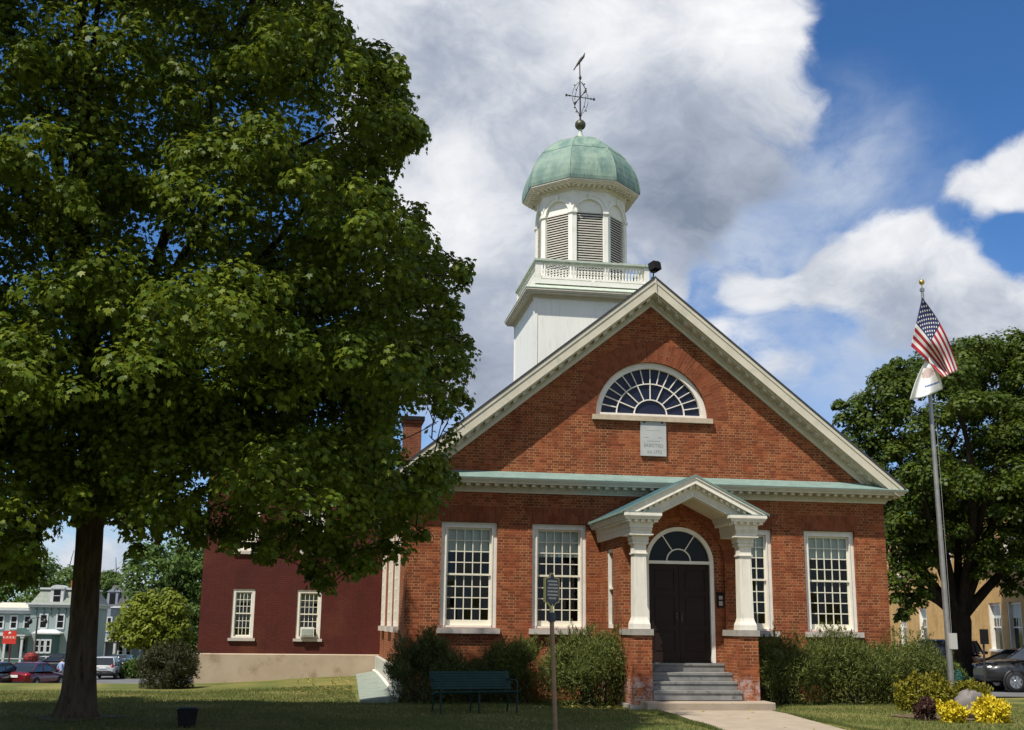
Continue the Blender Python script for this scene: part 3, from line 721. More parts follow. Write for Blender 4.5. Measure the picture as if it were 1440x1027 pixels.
# ---- entrance porch
PX = 1.225; PY = -2.95
def build_porch():
    # brick box behind the columns; front wall with an arched recess round the doorway
    m = MB(); fy = -2.13; r = 1.07; zc = 3.20; hw = 1.40
    for s in (-1, 1):
        xa, xb = sorted((s * r, s * hw)); m.box(xa, xb, fy, fy + .36, -.2, zc)
        ap = arcpts(0, zc, r, r, 0, math.pi / 2, 14)
        p = [(s * hw, zc)] + [(s * x, z) for x, z in ap] + [(0, 4.85), (s * hw, 4.85 - .497 * hw)]
        m.prism(p, fy, fy + .36)
        # side walls with a narrow window
        xa, xb = sorted((s * hw, s * (hw - .3)))
        m.box(xa, xb, fy + .36, -1.30, -.2, 4.15); m.box(xa, xb, -.72, -.002, -.2, 4.15)
        m.box(xa, xb, -1.30, -.72, -.2, 1.70); m.box(xa, xb, -1.30, -.72, 3.55, 4.15)
    # inner wall that holds the door frame
    iy = fy + .09; dr = .832
    for s in (-1, 1):
        xa, xb = sorted((s * dr, s * (r + .02))); m.box(xa, xb, iy, iy + .2, .94, zc)
        ap = arcpts(0, zc, dr, dr, 0, math.pi / 2, 12); bp = arcpts(0, zc, r + .02, r + .02, math.pi / 2, 0, 12)
        m.prism([(s * x, z) for x, z in ap + bp], iy, iy + .2)
    o = m.build('porch_wall', brick_stained, HOUSE); fix_normals(o)
    for k in (0,):
        q = MB(); n = 30                                   # rowlock rings round the recess
        for (ra, rb, yy) in ((1.07, 1.20, fy - .004), (1.205, 1.33, fy - .006)):
            for i in range(n):
                t0, t1 = math.pi * i / n, math.pi * (i + 1) / n
                vs = [(rr * math.cos(t), yy, zc + rr * math.sin(t)) for (t, rr) in ((t0, ra), (t1, ra), (t1, rb), (t0, rb))]
                q.add(vs, [(0, 1, 2, 3)], uv=[(a_, t * 1.2) for (t, a_) in ((t0, 0), (t1, 0), (t1, .13), (t0, .13))])
        q.build('door_arch', brick_arch_m, HOUSE)
    for s in (-1, 1):
        f = MB(); x = s * hw
        for (ya, yb, za, zb) in ((-1.30, -1.22, 1.70, 3.55), (-.80, -.72, 1.70, 3.55), (-1.22, -.80, 3.47, 3.55), (-1.22, -.80, 1.70, 1.80), (-1.22, -.80, 2.60, 2.65)):
            xa, xb = sorted((x - s * .03, x - s * .12)); f.box(xa, xb, ya + .002, yb - .002, za + .002, zb - .002)
        w = f.build('side_window', white_win, HOUSE)
        g = MB(); xa, xb = sorted((x - s * .10, x - s * .105)); g.box(xa, xb, -1.22, -.80, 1.80, 3.47); g.build('pane', glass_dark, w)
    # door frame, transom, leaves
    f = MB(); dy = iy - .015; ro, ri = .828, .735
    for s in (-1, 1):
        xa, xb = sorted((s * ri, s * ro)); f.box(xa, xb, dy, dy + .16, .95, zc)
    a_, b_ = arcpts(0, zc, ro, ro, 0, math.pi, 28), arcpts(0, zc, ri, ri, 0, math.pi, 28)
    for k in range(28): f.prism([a_[k], a_[k + 1], b_[k + 1], b_[k]], dy, dy + .16)
    f.box(-ri, ri, dy + .005, dy + .15, 3.175, 3.245)
    o = f.build('door_frame', white_win, HOUSE); fix_normals(o)
    m = MB(); cz = 3.245
    def ringb(rad, wd):
        p, q = arcpts(0, cz, rad, rad * .96, 0, math.pi, 20), arcpts(0, cz, rad - wd, (rad - wd) * .96, 0, math.pi, 20)
        for k in range(20): m.prism([p[k], p[k + 1], q[k + 1], q[k]], dy + .05, dy + .085)
    ringb(.30, .028)
    for t in (R(58), R(122)):
        d = (math.cos(t), math.sin(t)); nx, nz = -d[1] * .012, d[0] * .012
        m.prism([(d[0] * .29 + nx, cz + d[1] * .29 + nz), (d[0] * .72 + nx, cz + d[1] * .69 + nz), (d[0] * .72 - nx, cz + d[1] * .69 - nz), (d[0] * .29 - nx, cz + d[1] * .29 - nz)], dy + .052, dy + .083)
    t = m.build('transom_light', white_win, HOUSE); fix_normals(t)
    g = MB(); g.prism([(.735, cz)] + [p for p in b_ if p[1] > cz] + [(-.735, cz)], dy + .09, dy + .094); g.build('pane', glass_dark, t)
    for s in (-1, 1):
        d = MB(); y = dy + .07; x0, x1 = sorted((s * .004, s * .733))
        d.box(x0, x1, y + .02, y + .06, .955, 3.172)
        st = .11
        for (xa, xb, za, zb) in ((x0, x0 + st, .955, 3.172), (x1 - st, x1, .955, 3.172), (x0 + st, x1 - st, .955, 1.17), (x0 + st, x1 - st, 1.66, 1.78), (x0 + st, x1 - st, 2.45, 2.56), (x0 + st, x1 - st, 3.05, 3.172)):
            d.box(xa, xb, y, y + .019, za, zb)
        for (za, zb) in ((1.22, 1.61), (1.83, 2.40), (2.61, 3.0)): d.box(x0 + st + .05, x1 - st - .05, y + .006, y + .0195, za, zb)
        o = d.build('door', door_m, HOUSE)
        h = MB(); h.box(s * .06 - .018, s * .06 + .018, y - .012, y - .001, 1.86, 2.06); h.tube([(s * .06, y - .012, 2.03), (s * .06, y - .05, 2.0), (s * .06, y - .05, 1.9), (s * .06, y - .012, 1.87)], .009, 6)
        h.build('handle', bronze, o)
    # floor behind the door and dark vestibule
    m = MB(); m.box(-1.08, 1.08, -1.7, -.01, .7, .93); m.build('vestibule_floor', dark_in, HOUSE)
    # steps
    for (ya, yb, za, zb) in ((-2.14, -1.99, .76, .945), (-2.67, -2.0, .585, .755), (-2.97, -2.0, .40, .58), (-3.25, -2.0, .20, .395)):
        m = MB(); x = 1.0 if yb < 0 else 1.0
        m.box(-.995, .995, ya + .02, yb, za, zb - .05); m.box(-.996, .996, ya, yb, zb - .05, zb); m.build('step', step_m, HOUSE)
    m = MB(); m.prism([(-3.72, -.1), (-2.0, -.1), (-2.0, .199), (-3.69, .178), (-3.72, .165)], -1.28, 1.56, 'x'); m.build('stoop', conc, HOUSE)
    # low brick piers and their cap stones, columns
    for s in (-1, 1):
        m = MB(); xa, xb = sorted((s * 1.0, s * 1.435))
        m.box(xa, xb, -3.165, fy - .001, .10, 1.56); p = m.build('pier', brick_stained, HOUSE)
        k = MB(); xa2, xb2 = sorted((s * .97, s * 1.465)); k.box(xa2, xb2, -3.205, fy - .002, 1.562, 1.695); k.build('cap_stone', cap_m, p)
        k = MB(); xa2, xb2 = sorted((s * 1.003, s * 1.50)); k.box(xa2, xb2, -3.23, fy - .003, -.2, .098); k.build('base_stone', cap_m, p)
        c = MB(); x = s * PX
        prof = [(.158, 1.91), (.149, 1.96), (.144, 2.6), (.137, 3.30)]
        rings = [[(x + a * h, PY + b * h, z) for a, b in ((-1, -1), (1, -1), (1, 1), (-1, 1))] for h, z in prof]
        c.loft(rings)
        for h in (-.095, .095): c.box(x + h - .005, x + h + .005, PY - .148, PY - .136, 2.0, 3.27)
        cl = c.build('column', trim_w, HOUSE)
        b = MB(); rings = [[(x + a * h, PY + bb * h, z) for a, bb in ((-1, -1), (1, -1), (1, 1), (-1, 1))] for h, z in ((.198, 1.697), (.196, 1.80), (.186, 1.835), (.168, 1.88), (.155, 1.93))]
        b.loft(rings); b.build('base', trim_w, cl)
        b = MB()
        def bl(h, z0, z1): b.box(x - h, x + h, PY - h, PY + h, z0, z1)
        for h, z0, z1 in ((.150, 3.302, 3.325), (.166, 3.325, 3.35), (.142, 3.35, 3.53), (.165, 3.53, 3.55), (.185, 3.55, 3.59), (.168, 3.59, 3.61), (.188, 3.61, 3.715), (.23, 3.715, 3.735), (.275, 3.735, 3.765)): bl(h, z0, z1)
        for i in range(9):
            q = x - .16 + i * .04; b.box(q - .011, q + .011, PY - .200, PY - .187, 3.635, 3.69); b.box(x - .200, x - .187, PY + (q - x) - .013, PY + (q - x) + .013, 3.635, 3.69)
        b.build('capital', trim_w, cl)
        # entablature block that runs back to the wall
        e = MB()
        def en(h, z0, z1): e.box(x - h, x + h, PY - h, -.003 - .0005 * int(h * 100) * 0, z0, z1)
        for h, z0, z1 in ((.243, 3.766, 3.83), (.252, 3.83, 3.905), (.268, 3.905, 4.005), (.29, 4.005, 4.035), (.395, 4.075, 4.115), (.418, 4.115, 4.15), (.435, 4.15, 4.225)): en(h, z0, z1)
        e.box(x - .292, x + .292, PY - .292, -.004, 4.035, 4.075)
        for i in range(10):
            q = -.225 + i * .05; e.box(x + q - .014, x + q + .014, PY - .268, PY - .251, 3.845, 3.892)
        for i in range(5):
            q = -.30 + i * .15; e.box(x + q - .034, x + q + .034, PY - .375, PY - .291, 4.018, 4.073)
        for i in range(18):
            y = PY - .30 + i * .16
            if y < -.1:
                for sg in (-1, 1): xa, xb = sorted((x + sg * .291, x + sg * .375)); e.box(xa, xb, y - .034, y + .034, 4.018, 4.073)
        e.build('entablature', trim_w, HOUSE)
    # pediment rakes and copper roof
    sl = .497; ap = 5.065
    for s in (-1, 1):
        m = MB()
        def band(a, b, y0, y1, xe, zmin):
            top = [(0, ap - a), (xe, ap - a - sl * xe)]; zb = ap - b - sl * xe
            if zb < zmin: xc = (ap - b - zmin) / sl; p = top + ([(xe, zmin)] if top[1][1] > zmin + .001 else []) + [(xc, zmin), (0, ap - b)]
            else: p = top + [(xe, zb), (0, ap - b)]
            m.prism([(s * x, z) for x, z in p], y0, y1)
        zm = 4.227
        band(.0, .045, -3.385, -.15, 1.665, zm); band(.045, .14, -3.36, -.15, 1.65, zm); band(.14, .17, -3.372, -.15, 1.62, zm)
        band(.17, .245, -3.19, -2.5, 1.5, zm); band(.245, .33, -3.165, -2.5, 1.35, zm); band(.33, .41, -3.18, -2.5, 1.2, zm); band(.41, .44, -3.21, -2.5, 1.15, zm)
        x = .05
        while x < 1.5:
            a, b = x, x + .065; z = ap - .178
            if z - .065 - sl * b > zm: m.prism([(s * a, z - sl * a), (s * b, z - sl * b), (s * b, z - .06 - sl * b), (s * a, z - .06 - sl * a)], -3.30, -3.189)
            x += .135
        x = .03
        while x < 1.2:
            a, b = x, x + .026; z = ap - .345
            if z - .06 - sl * b > zm: m.prism([(s * a, z - sl * a), (s * b, z - sl * b), (s * b, z - .05 - sl * b), (s * a, z - .05 - sl * a)], -3.197, -3.179)
            x += .05
        o = m.build('pediment', trim_w, HOUSE); fix_normals(o)
        q = MB(); q.prism([(0, ap - .445), (s * 1.0, ap - .445 - sl * 1.0), (s * 1.0, ap - .465 - sl * 1.0), (0, ap - .465)], -3.15, fy); o = q.build('porch_ceiling', soffit_m, HOUSE); fix_normals(o)
        q = MB(); q.prism([(0, ap + .003), (s * 1.70, ap + .003 - sl * 1.70), (s * 1.70, ap + .035 - sl * 1.70), (0, ap + .035)], -3.37, -.10); o = q.build('porch_roof', copper_dark, HOUSE); fix_normals(o)
        q = MB(); q.prism([(0, ap + .001), (s * 1.70, ap + .001 - sl * 1.70), (s * 1.70, ap + .038 - sl * 1.70), (0, ap + .038)], -3.40, -3.372); o = q.build('roof_edge', mint, HOUSE); fix_normals(o)
        q = MB(); xa, xb = sorted((s * 1.696, s * 1.715)); q.box(xa, xb, -3.40, -.02, ap - sl * 1.70 - .02, ap - sl * 1.70 + .04); q.build('drip_edge', mint, HOUSE)
        q = MB(); xc = s * PX; q.box(xc - .44, xc + .44, -3.39, -3.19, 4.2255, 4.236); q.build('return_flashing', mint, HOUSE)
    # notice box beside the door
    q = MB(); q.box(.885, 1.035, iy - .07, iy - .002, 2.20, 2.50); q.prism([(iy - .08, 2.50), (iy - .002, 2.50), (iy - .002, 2.55)], .875, 1.045, 'x')
    nb = q.build('notice_box', dark_box, HOUSE)
    q = MB(); q.box(.915, 1.005, iy - .075, iy - .071, 2.38, 2.46); q.box(.915, 1.005, iy - .075, iy - .071, 2.24, 2.34); q.build('paper', cap_m, nb)
build_porch()

# ---- cupola
TY = 8.42
def octa(a, n=8): 
    k = a / math.cos(math.pi / 8); return [(k * math.cos(math.pi / 8 + i * math.pi / 4), TY + k * math.sin(math.pi / 8 + i * math.pi / 4)) for i in range(8)]
def build_tower():
    T = MB(); h = 1.93; T.box(-h, h, TY - h, TY + h, 7.6, 11.90)
    T.box(-h - .02, -h + .10, TY - h - .02, TY - h + .10, 7.6, 11.90, 1); T.box(h - .10, h + .02, TY - h - .02, TY - h + .10, 7.6, 11.90, 1); T.box(-h - .02, -h + .1, TY + h - .1, TY + h + .02, 7.6, 11.9, 1)
    tw = T.build('cupola_base', [boards, towerw], HOUSE)
    c = MB()
    for d, z0, z1 in ((.03, 11.90, 11.95), (.07, 11.95, 12.0), (.24, 12.0, 12.05), (.28, 12.05, 12.10), (.31, 12.10, 12.16)): c.box(-h - d, h + d, TY - h - d, TY + h + d, z0, z1)
    c.build('cornice', trim, tw)
    a, b = h + .325, h - .12
    q = MB(); q.loft([[(-a, TY - a, 12.162), (a, TY - a, 12.162), (a, TY + a, 12.162), (-a, TY + a, 12.162)], [(-a, TY - a, 12.18), (a, TY - a, 12.18), (a, TY + a, 12.18), (-a, TY + a, 12.18)], [(-b, TY - b, 12.40), (b, TY - b, 12.40), (b, TY + b, 12.40), (-b, TY + b, 12.40)]])
    q.build('flashing', rail_green, tw)
    # balustrade
    hb = 1.87
    p = MB(); p.box(-hb - .03, hb + .03, TY - hb - .03, TY + hb + .03, 12.41, 12.56); p.build('plinth', towerw, tw)
    for k in range(4):
        m = MB(); g = MB(); ca, sa = [(1, 0), (0, 1), (-1, 0), (0, -1)][k]
        def pt(u, v, z): return (u * ca - v * sa, TY + u * sa + v * ca, z)
        def bx(M_, u0, u1, v0, v1, z0, z1):
            pts = [pt(u, v, z) for u in (u0, u1) for v in (v0, v1) for z in (z0, z1)]
            M_.add(pts, [(0, 1, 3, 2), (4, 6, 7, 5), (0, 4, 5, 1), (2, 3, 7, 6), (0, 2, 6, 4), (1, 5, 7, 3)])
        e = hb - .085
        bx(m, -e, e, -hb + .015, -hb + .105, 12.60, 12.665)          # bottom rail
        bx(m, -e, e, -hb + .02, -hb + .10, 13.07, 13.135)
        n = 34
        for i in range(n):
            u = -e + .06 + (2 * e - .12) * i / (n - 1)
            v = -hb + .06
            rr = [[pt(u + a_ * r, v + b_ * r, z) for a_, b_ in ((-1, -1), (1, -1), (1, 1), (-1, 1))] for r, z in ((.026, 12.665), (.026, 12.72), (.017, 12.76), (.027, 12.86), (.016, 12.98), (.026, 13.03), (.026, 13.07))]
            m.loft(rr, cap=False)
        bx(m, -hb - .005, -hb + .165, -hb - .005, -hb + .165, 12.561, 13.135)    # newel
        bx(m, -.06, .06, -hb + .012, -hb + .11, 12.56, 12.6)
        r = m.build('balustrade', towerw, tw); fix_normals(r)
        bx(g, -hb - .045 + .01 * 0, hb + .045 - .17, -hb - .045, -hb + .125, 13.137, 13.165); bx(g, -hb - .06, hb + .06 - .19, -hb - .06, -hb + .14, 13.165, 13.235)
        g.build('handrail', rail_green, r)
    # octagonal belfry
    A = 1.42; B = MB(); bel = None
    core = octa(1.30); B.prism(core, 12.40, 15.95, 'z')
    fw = A * math.tan(math.pi / 8)                                    # half width of a face
    ro = .44; zs = 15.10
    lv, tymp, arch = [], [], []
    faces = []
    for k in range(8):
        an = k * math.pi / 4
        n = (math.cos(an), math.sin(an)); t = (-n[1], n[0])
        def pt(u, d, z, n=n, t=t): return (n[0] * d + t[0] * u, TY + n[1] * d + t[1] * u, z)
        def poly(M_, p2, d0, d1, mi=0, pt=pt):
            q = len(p2); vs = [pt(u, d0, z) for u, z in p2] + [pt(u, d1, z) for u, z in p2]
            M_.add(vs, [list(range(q)), list(range(2 * q - 1, q - 1, -1))] + [(i, i + q, (i + 1) % q + q, (i + 1) % q) for i in range(q)], mi)
        for s in (-1, 1):
            ap = arcpts(0, zs, ro, ro, 0, math.pi / 2, 10)
            poly(B, [(s * fw, 12.40), (s * fw, 15.96), (0, 15.96)] + [(s * u, z) for u, z in ap[::-1]] + [(s * ro, 12.40)], 1.301, A)
        faces.append((poly, pt, fw))
    bel = B.build('belfry', towerw, HOUSE); fix_normals(bel)
    for poly, pt, fw in faces:
        L = MB(); poly(L, [(-.44, 12.4), (.44, 12.4), (.44, 15.09), (-.44, 15.09)], 1.302, 1.306, 1)  # near-black sheet on the solid core paints the shade behind the slats
        nsl = 32
        for i in range(nsl):
            z = 12.42 + (15.06 - 12.42) * i / (nsl - 1)
            vs = [pt(u, d, zz) for u in (-.43, .43) for d, zz in ((1.34, z + .040), (1.405, z), (1.405, z + .034), (1.34, z + .074))]
            L.add(vs, [(0, 1, 2, 3), (7, 6, 5, 4), (0, 4, 5, 1), (1, 5, 6, 2), (2, 6, 7, 3), (3, 7, 4, 0)])
        l = L.build('louver', [louv_m, dark_in], bel); fix_normals(l)
        Tm = MB(); poly(Tm, [(-.438, zs - .005), (.438, zs - .005)] + arcpts(0, zs, .438, .438, 0, math.pi, 16), 1.36, 1.385)
        o = Tm.build('tympanum', towerw, bel); fix_normals(o)
        Am = MB()
        for (ra, rb, d1) in ((.445, .475, A + .045), (.475, .575, A + .028), (.575, .61, A + .05)):
            p, q = arcpts(0, zs, ra, ra, 0, math.pi, 16), arcpts(0, zs, rb, rb, 0, math.pi, 16)
            for i in range(16): poly(Am, [p[i], p[i + 1], q[i + 1], q[i]], A - .005, d1)
        poly(Am, [(-.05, 15.535), (.05, 15.535), (.065, 15.74), (-.065, 15.74)], A - .004, A + .085)     # keystone
        o = Am.build('archivolt', towerw, bel); fix_normals(o)
        for s in (-1, 1):
            P = MB(); e0 = fw + .02
            def pb(u0, u1, d, z0, z1): poly(P, [(s * u0, z0), (s * u1, z0), (s * u1, z1), (s * u0, z1)], A - .003, A + d)
            pb(.455, fw + .018, .045, 12.40, 15.02); pb(.445, fw + .026, .062, 15.02, 15.05); pb(.435, fw + .036, .085, 15.05, 15.12)
            pb(.452, fw + .018, .043, 15.12, 15.28) if False else None
            o = P.build('pilaster', towerw, bel); fix_normals(o)
    c = MB()
    for a, z0, z1 in ((A + .03, 15.84, 15.875), (A + .06, 15.875, 15.935), (A + .10, 15.935, 15.955), (A + .37, 15.985, 16.02), (A + .42, 16.02, 16.055), (A + .455, 16.055, 16.10)): c.prism(octa(a), z0, z1, 'z')
    c.prism(octa(A + .12), 15.955, 15.985, 'z')
    for poly, pt, fw in faces:
        w2 = (A + .3) * math.tan(math.pi / 8); n = 8
        for i in range(n):
            u = -w2 + .09 + (2 * w2 - .18) * i / (n - 1); poly(c, [(u - .035, 15.925), (u + .035, 15.925), (u + .035, 15.984), (u - .035, 15.984)], A + .059, A + .30)
    o = c.build('cornice', trim_w, bel); fix_normals(o)
    # dome
    D = MB(); prof = [(1.895, 16.10), (1.905, 16.22), (1.885, 16.42), (1.835, 16.66), (1.745, 16.92), (1.62, 17.16), (1.455, 17.42), (1.26, 17.65), (1.02, 17.88), (.76, 18.06), (.48, 18.20), (.24, 18.29), (.07, 18.33)]
    rnd = []; NS = 3
    pan = {}
    for i in range(len(prof) - 1):
        r0, r1 = octa(prof[i][0]), octa(prof[i + 1][0])
        for k in range(8):
            a0, b0, a1, b1 = r0[k], r0[(k + 1) % 8], r1[k], r1[(k + 1) % 8]
            D.add([(*a0, prof[i][1]), (*b0, prof[i][1]), (*b1, prof[i + 1][1]), (*a1, prof[i + 1][1])], [(0, 1, 2, 3)], smooth=False)
            key = (k, i < 6); pan.setdefault(key, random.random()); rnd.append(pan[key])
    ob = D.build('dome', dome_m, HOUSE, attr=rnd)
    S = MB()
    for k in range(8):
        S.tube([(*octa(r)[k], z) for r, z in prof], .016, 5)
    zz = prof[6]; o8 = octa(zz[0] + .004)
    for k in range(8): S.tube([(*o8[k], zz[1]), (*o8[(k + 1) % 8], zz[1])], .010, 4)
    S.build('seam', dome_m, ob)
    f = MB(); f.lathe([(.17, 18.30), (.12, 18.40), (.075, 18.52), (.06, 18.66)], (0, TY, 0), 12); f.build('finial_base', rail_green, ob)
    f = MB(); f.ball((0, TY, 18.84), .19, 16, 12); f.build('finial_ball', bronze, ob)
    # weathervane
    v = MB(); v.tube([(0, TY, 19.0), (0, TY, 19.4), (-.015, TY, 21.1), (-.02, TY, 21.35)], [.032, .03, .02, .012], 6)
    v.lathe([(.02, 20.55), (.05, 20.6), (.05, 20.66), (.02, 20.72)], (0, TY, 0), 8); v.lathe([(.03, 19.15), (.06, 19.2), (.03, 19.3)], (0, TY, 0), 8)
    wv = v.build('weathervane', iron, HOUSE)
    a = MB()
    for (dx, dy, L) in ((1, .15, .52), (.15, -1, .52)):
        d = Vector((dx, dy, 0)).normalized() * L; a.tube([(-d.x, TY - d.y, 19.89), (d.x, TY + d.y, 19.89)], .017, 5)
        for s in (-1, 1):
            a.ball((s * d.x * .78, TY + s * d.y * .78, 19.89), .035, 8, 6); a.cbox((s * d.x, TY + s * d.y, 19.89), .035, .012, .045)
    a.build('compass_arm', iron, wv)
    a = MB()
    for ang in range(4):
        c0 = math.cos(ang * math.pi / 2 + .4), math.sin(ang * math.pi / 2 + .4)
        pts = []
        for i in range(13):
            t = i / 12; r = .04 + .30 * math.sin(math.pi * t) ** .8; pts.append((c0[0] * r, TY + c0[1] * r, 19.25 + 1.22 * t))
        a.tube(pts, .010, 5)
        for tt in (.15, .85):
            r = .04 + .30 * math.sin(math.pi * tt) ** .8 + .05; a.ball((c0[0] * r, TY + c0[1] * r, 19.25 + 1.22 * tt), .028, 6, 5)
    a.build('scrollwork', iron, wv)
    a = MB(); pts = [(-.20, TY, 20.98), (-.09, TY, 21.15), (.02, TY - .0, 21.33), (.12, TY, 21.46), (.17, TY, 21.62)]
    a.tube(pts, [.01, .045, .06, .045, .008], 6); a.cbox((-.2, TY, 20.97), .02, .015, .07, tilt=(.5, 'Y')); a.build('pointer', iron, wv)
build_tower()
def build_chimney():
    m = MB(); m.box(-5.69, -4.93, 11.6, 12.3, 5.5, 7.62); m.box(-5.60, -4.98, 11.65, 12.25, 7.62, 8.60); m.box(-5.66, -4.93, 11.6, 12.3, 8.60, 8.70)
    c = m.build('chimney', chim_brick, HOUSE)
    m = MB(); m.box(-5.73, -4.88, 11.55, 12.35, 8.70, 8.84); m.build('cap', dark_box, c)
build_chimney()
# flood lamp on the gable peak with its white cable
FL = thing('flood_lamp', 'dark box flood lamp standing on the gable peak with a white cable', 'flood lamp', (0, -.30, 10.64))
m = MB(); m.tube([(0, -.30, 10.63), (.005, -.30, 10.80)], .018, 6); m.cbox((0, -.3, 10.64), .05, .05, .012); m.cbox((.01, -.30, 10.81), .05, .03, .03)
m.build('bracket', iron, FL)
m = MB(); m.cbox((.03, -.34, 10.94), .125, .11, .105, R(28), tilt=(R(-12), 'X')); 
for i in range(5): m.cbox((.03 + .02 * i - .04, -.34 + .03, 10.94), .004, .125, .12, R(28), tilt=(R(-12), 'X'))
m.build('housing', dark_box, FL)
m = MB(); m.tube([(.01, -.49, 10.56), (.02, -.49, 10.28), (.10, -.42, 10.10), (.17, -.13, 9.97)], .014, 6); m.build('cable', white_win, FL)
# ------------------------------------------------------------------ painted brick annex
AY = 11.2
def build_annex():
    A = thing('brick_annex', 'dark red painted brick annex with white windows on a tan foundation', 'building', (-9, AY, 0))
    x0, x1, zt = -12.05, -6.215, 7.35
    lo = [(-11.04, -10.32), (-8.96, -8.16)]; zl, zh = 1.23, 2.80; ul, uh = 4.02, 5.62
    m = MB(); y0, y1 = AY, AY + .3
    xs = [x0, lo[0][0], lo[0][1], lo[1][0], lo[1][1], x1]
    m.box(x0, x1, y0, y1, .735, zl); m.box(x0, x1, y0, y1, zh, ul); m.box(x0, x1, y0, y1, uh, zt)
    for i in (0, 2, 4): m.box(xs[i], xs[i + 1], y0, y1, zl, zh); m.box(xs[i], xs[i + 1], y0, y1, ul, uh)
    m.box(x0, x0 + .3, y1, 24, .735, zt); m.box(x0 + .3, x1, 23.7, 24, .735, zt)
    o = m.build('wall', brick_paint, A); fix_normals(o)
    m = MB(); m.box(x0 - .10, x1, AY - .10, AY + .3, -.9, .70); m.prism([(AY - .10, .70), (AY + .1, .70), (AY + .1, .75), (AY - .005, .742), (AY - .10, .715)], x0 - .10, x1, 'x'); m.box(x0 - .10, x0 + .3, AY + .3, 24, -1.2, .735)
    m.build('foundation', found_m, A)
    m = MB()
    for d, a, b in ((.06, 7.1, 7.2), (.2, 7.36, 7.42), (.28, 7.42, 7.50)): m.box(x0 - d, x1, AY - d, AY - .001, a, b); m.box(x0 - d, x0 - .001, AY - .001, 24, a, b)
    m.box(x0 - .04, x1, AY - .04, AY - .001, 7.2, 7.36); m.build('cornice', trim, A)
    m = MB(); m.loft([[(x0 - .3, AY - .3, 7.50), (x1, AY - .3, 7.50), (x1, 24.3, 7.50), (x0 - .3, 24.3, 7.50)], [(x0 + 2, AY + 2, 8.1), (x1, AY + 2, 8.1), (x1, 22, 8.1), (x0 + 2, 22, 8.1)]]); m.build('roof', slate, A)
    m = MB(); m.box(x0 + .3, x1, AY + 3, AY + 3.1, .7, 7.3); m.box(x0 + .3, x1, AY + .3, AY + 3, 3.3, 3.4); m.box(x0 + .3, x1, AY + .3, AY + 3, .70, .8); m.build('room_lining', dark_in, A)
    for r, (za, zb) in enumerate(((zl, zh), (ul, uh))):
        for (a, b) in lo:
            f = MB(); fw = .10; f.box(a + .003, a + fw, AY + .03, AY + .16, za, zb - .003); f.box(b - fw, b - .003, AY + .03, AY + .16, za, zb - .003); f.box(a + fw, b - fw, AY + .03, AY + .16, zb - fw, zb - .003); f.box(a + fw, b - fw, AY + .03, AY + .16, za, za + .06)
            w = f.build('window', white_win, A)
            mid = (za + zb) / 2; ix0, ix1 = a + fw, b - fw
            for nm, p, q, yy in (('upper_sash', mid - .02, zb - fw, AY + .07), ('lower_sash', za + .06, mid + .02, AY + .105)):
                s = MB(); st = .03; s.box(ix0 + .001, ix0 + st, yy - .015, yy + .015, p, q); s.box(ix1 - st, ix1 - .001, yy - .015, yy + .015, p, q); s.box(ix0 + st, ix1 - st, yy - .015, yy + .015, p, p + .04); s.box(ix0 + st, ix1 - st, yy - .015, yy + .015, q - .035, q)
                for i in range(1, 4): x = ix0 + st + (ix1 - ix0 - 2 * st) * i / 4; s.box(x - .009, x + .009, yy - .01, yy + .008, p + .04, q - .035)
                for i in range(1, 3): z = p + .04 + (q - p - .075) * i / 3; s.box(ix0 + st, ix1 - st, yy - .009, yy + .007, z - .009, z + .009)
                s.build(nm, muntin_m, w)
                g = MB(); g.box(ix0 + st - .005, ix1 - st + .005, yy + .001, yy + .004, p + .03, q - .03); g.build('pane', glass, w)
            sh = MB(); sh.box(ix0, ix1, AY + .2, AY + .204, mid + (.35 if r == 0 else .1), zb - .1); sh.build('roller_shade', shade_m, w)
            k = MB(); k.box(a - .07, b + .07, AY - .07, AY + .03, za - .09, za - .002); k.build('sill', sill_m, w)
    ac = thing('window_air_conditioner', 'white window air conditioner sitting on a ground floor sill of the red annex', 'air conditioner', (-8.56, AY - .02, 1.30))
    m = MB(); m.box(-8.80, -8.36, AY - .18, AY + .065, 1.295, 1.60); m.build('case', white_win, ac)
    m = MB(); m.box(-8.76, -8.40, AY - .188, AY - .181, 1.33, 1.56)
    for i in range(9): m.box(-8.76, -8.40, AY - .196, AY - .189, 1.34 + .024 * i, 1.35 + .024 * i)
    m.build('grille', shade_m, ac)
build_annex()
def build_apron():
    o = thing('concrete_apron', 'pale green stained concrete apron along the white foundation', 'apron', (-6.8, 4, 0))
    m = MB(); pts = [(-7.22, -1.15), (-6.36, -1.15), (-6.36, 10.9), (-6.95, 10.9)]
    def z(x, y): return float(ground_z(x, y)) + .06 + (.10 if x > -6.5 else 0)
    n = 10; top = []
    for i in range(n + 1):
        f = i / n; y = -1.15 + 12.05 * f; xl = -7.22 + .27 * f; top.append(((xl, y, z(xl, y)), (-6.36, y, z(-6.36, y))))
    vs = []; fs = []
    for a, b in top: vs += [a, b, (b[0], b[1], b[2] - .3), (a[0], a[1], a[2] - .3)]
    for i in range(n):
        for j in range(4): fs.append((i * 4 + j, i * 4 + (j + 1) % 4, i * 4 + 4 + (j + 1) % 4, i * 4 + 4 + j))
    fs += [(0, 1, 2, 3), (n * 4 + 3, n * 4 + 2, n * 4 + 1, n * 4)]
    m.add(vs, fs); k = m.build('slab', apron_m, o); fix_normals(k)
    m = MB(); m.tube([(b[0] - .02, b[1], b[2] + .015) for a, b in top], .045, 6); m.build('kerb', white_win, o)
build_apron()

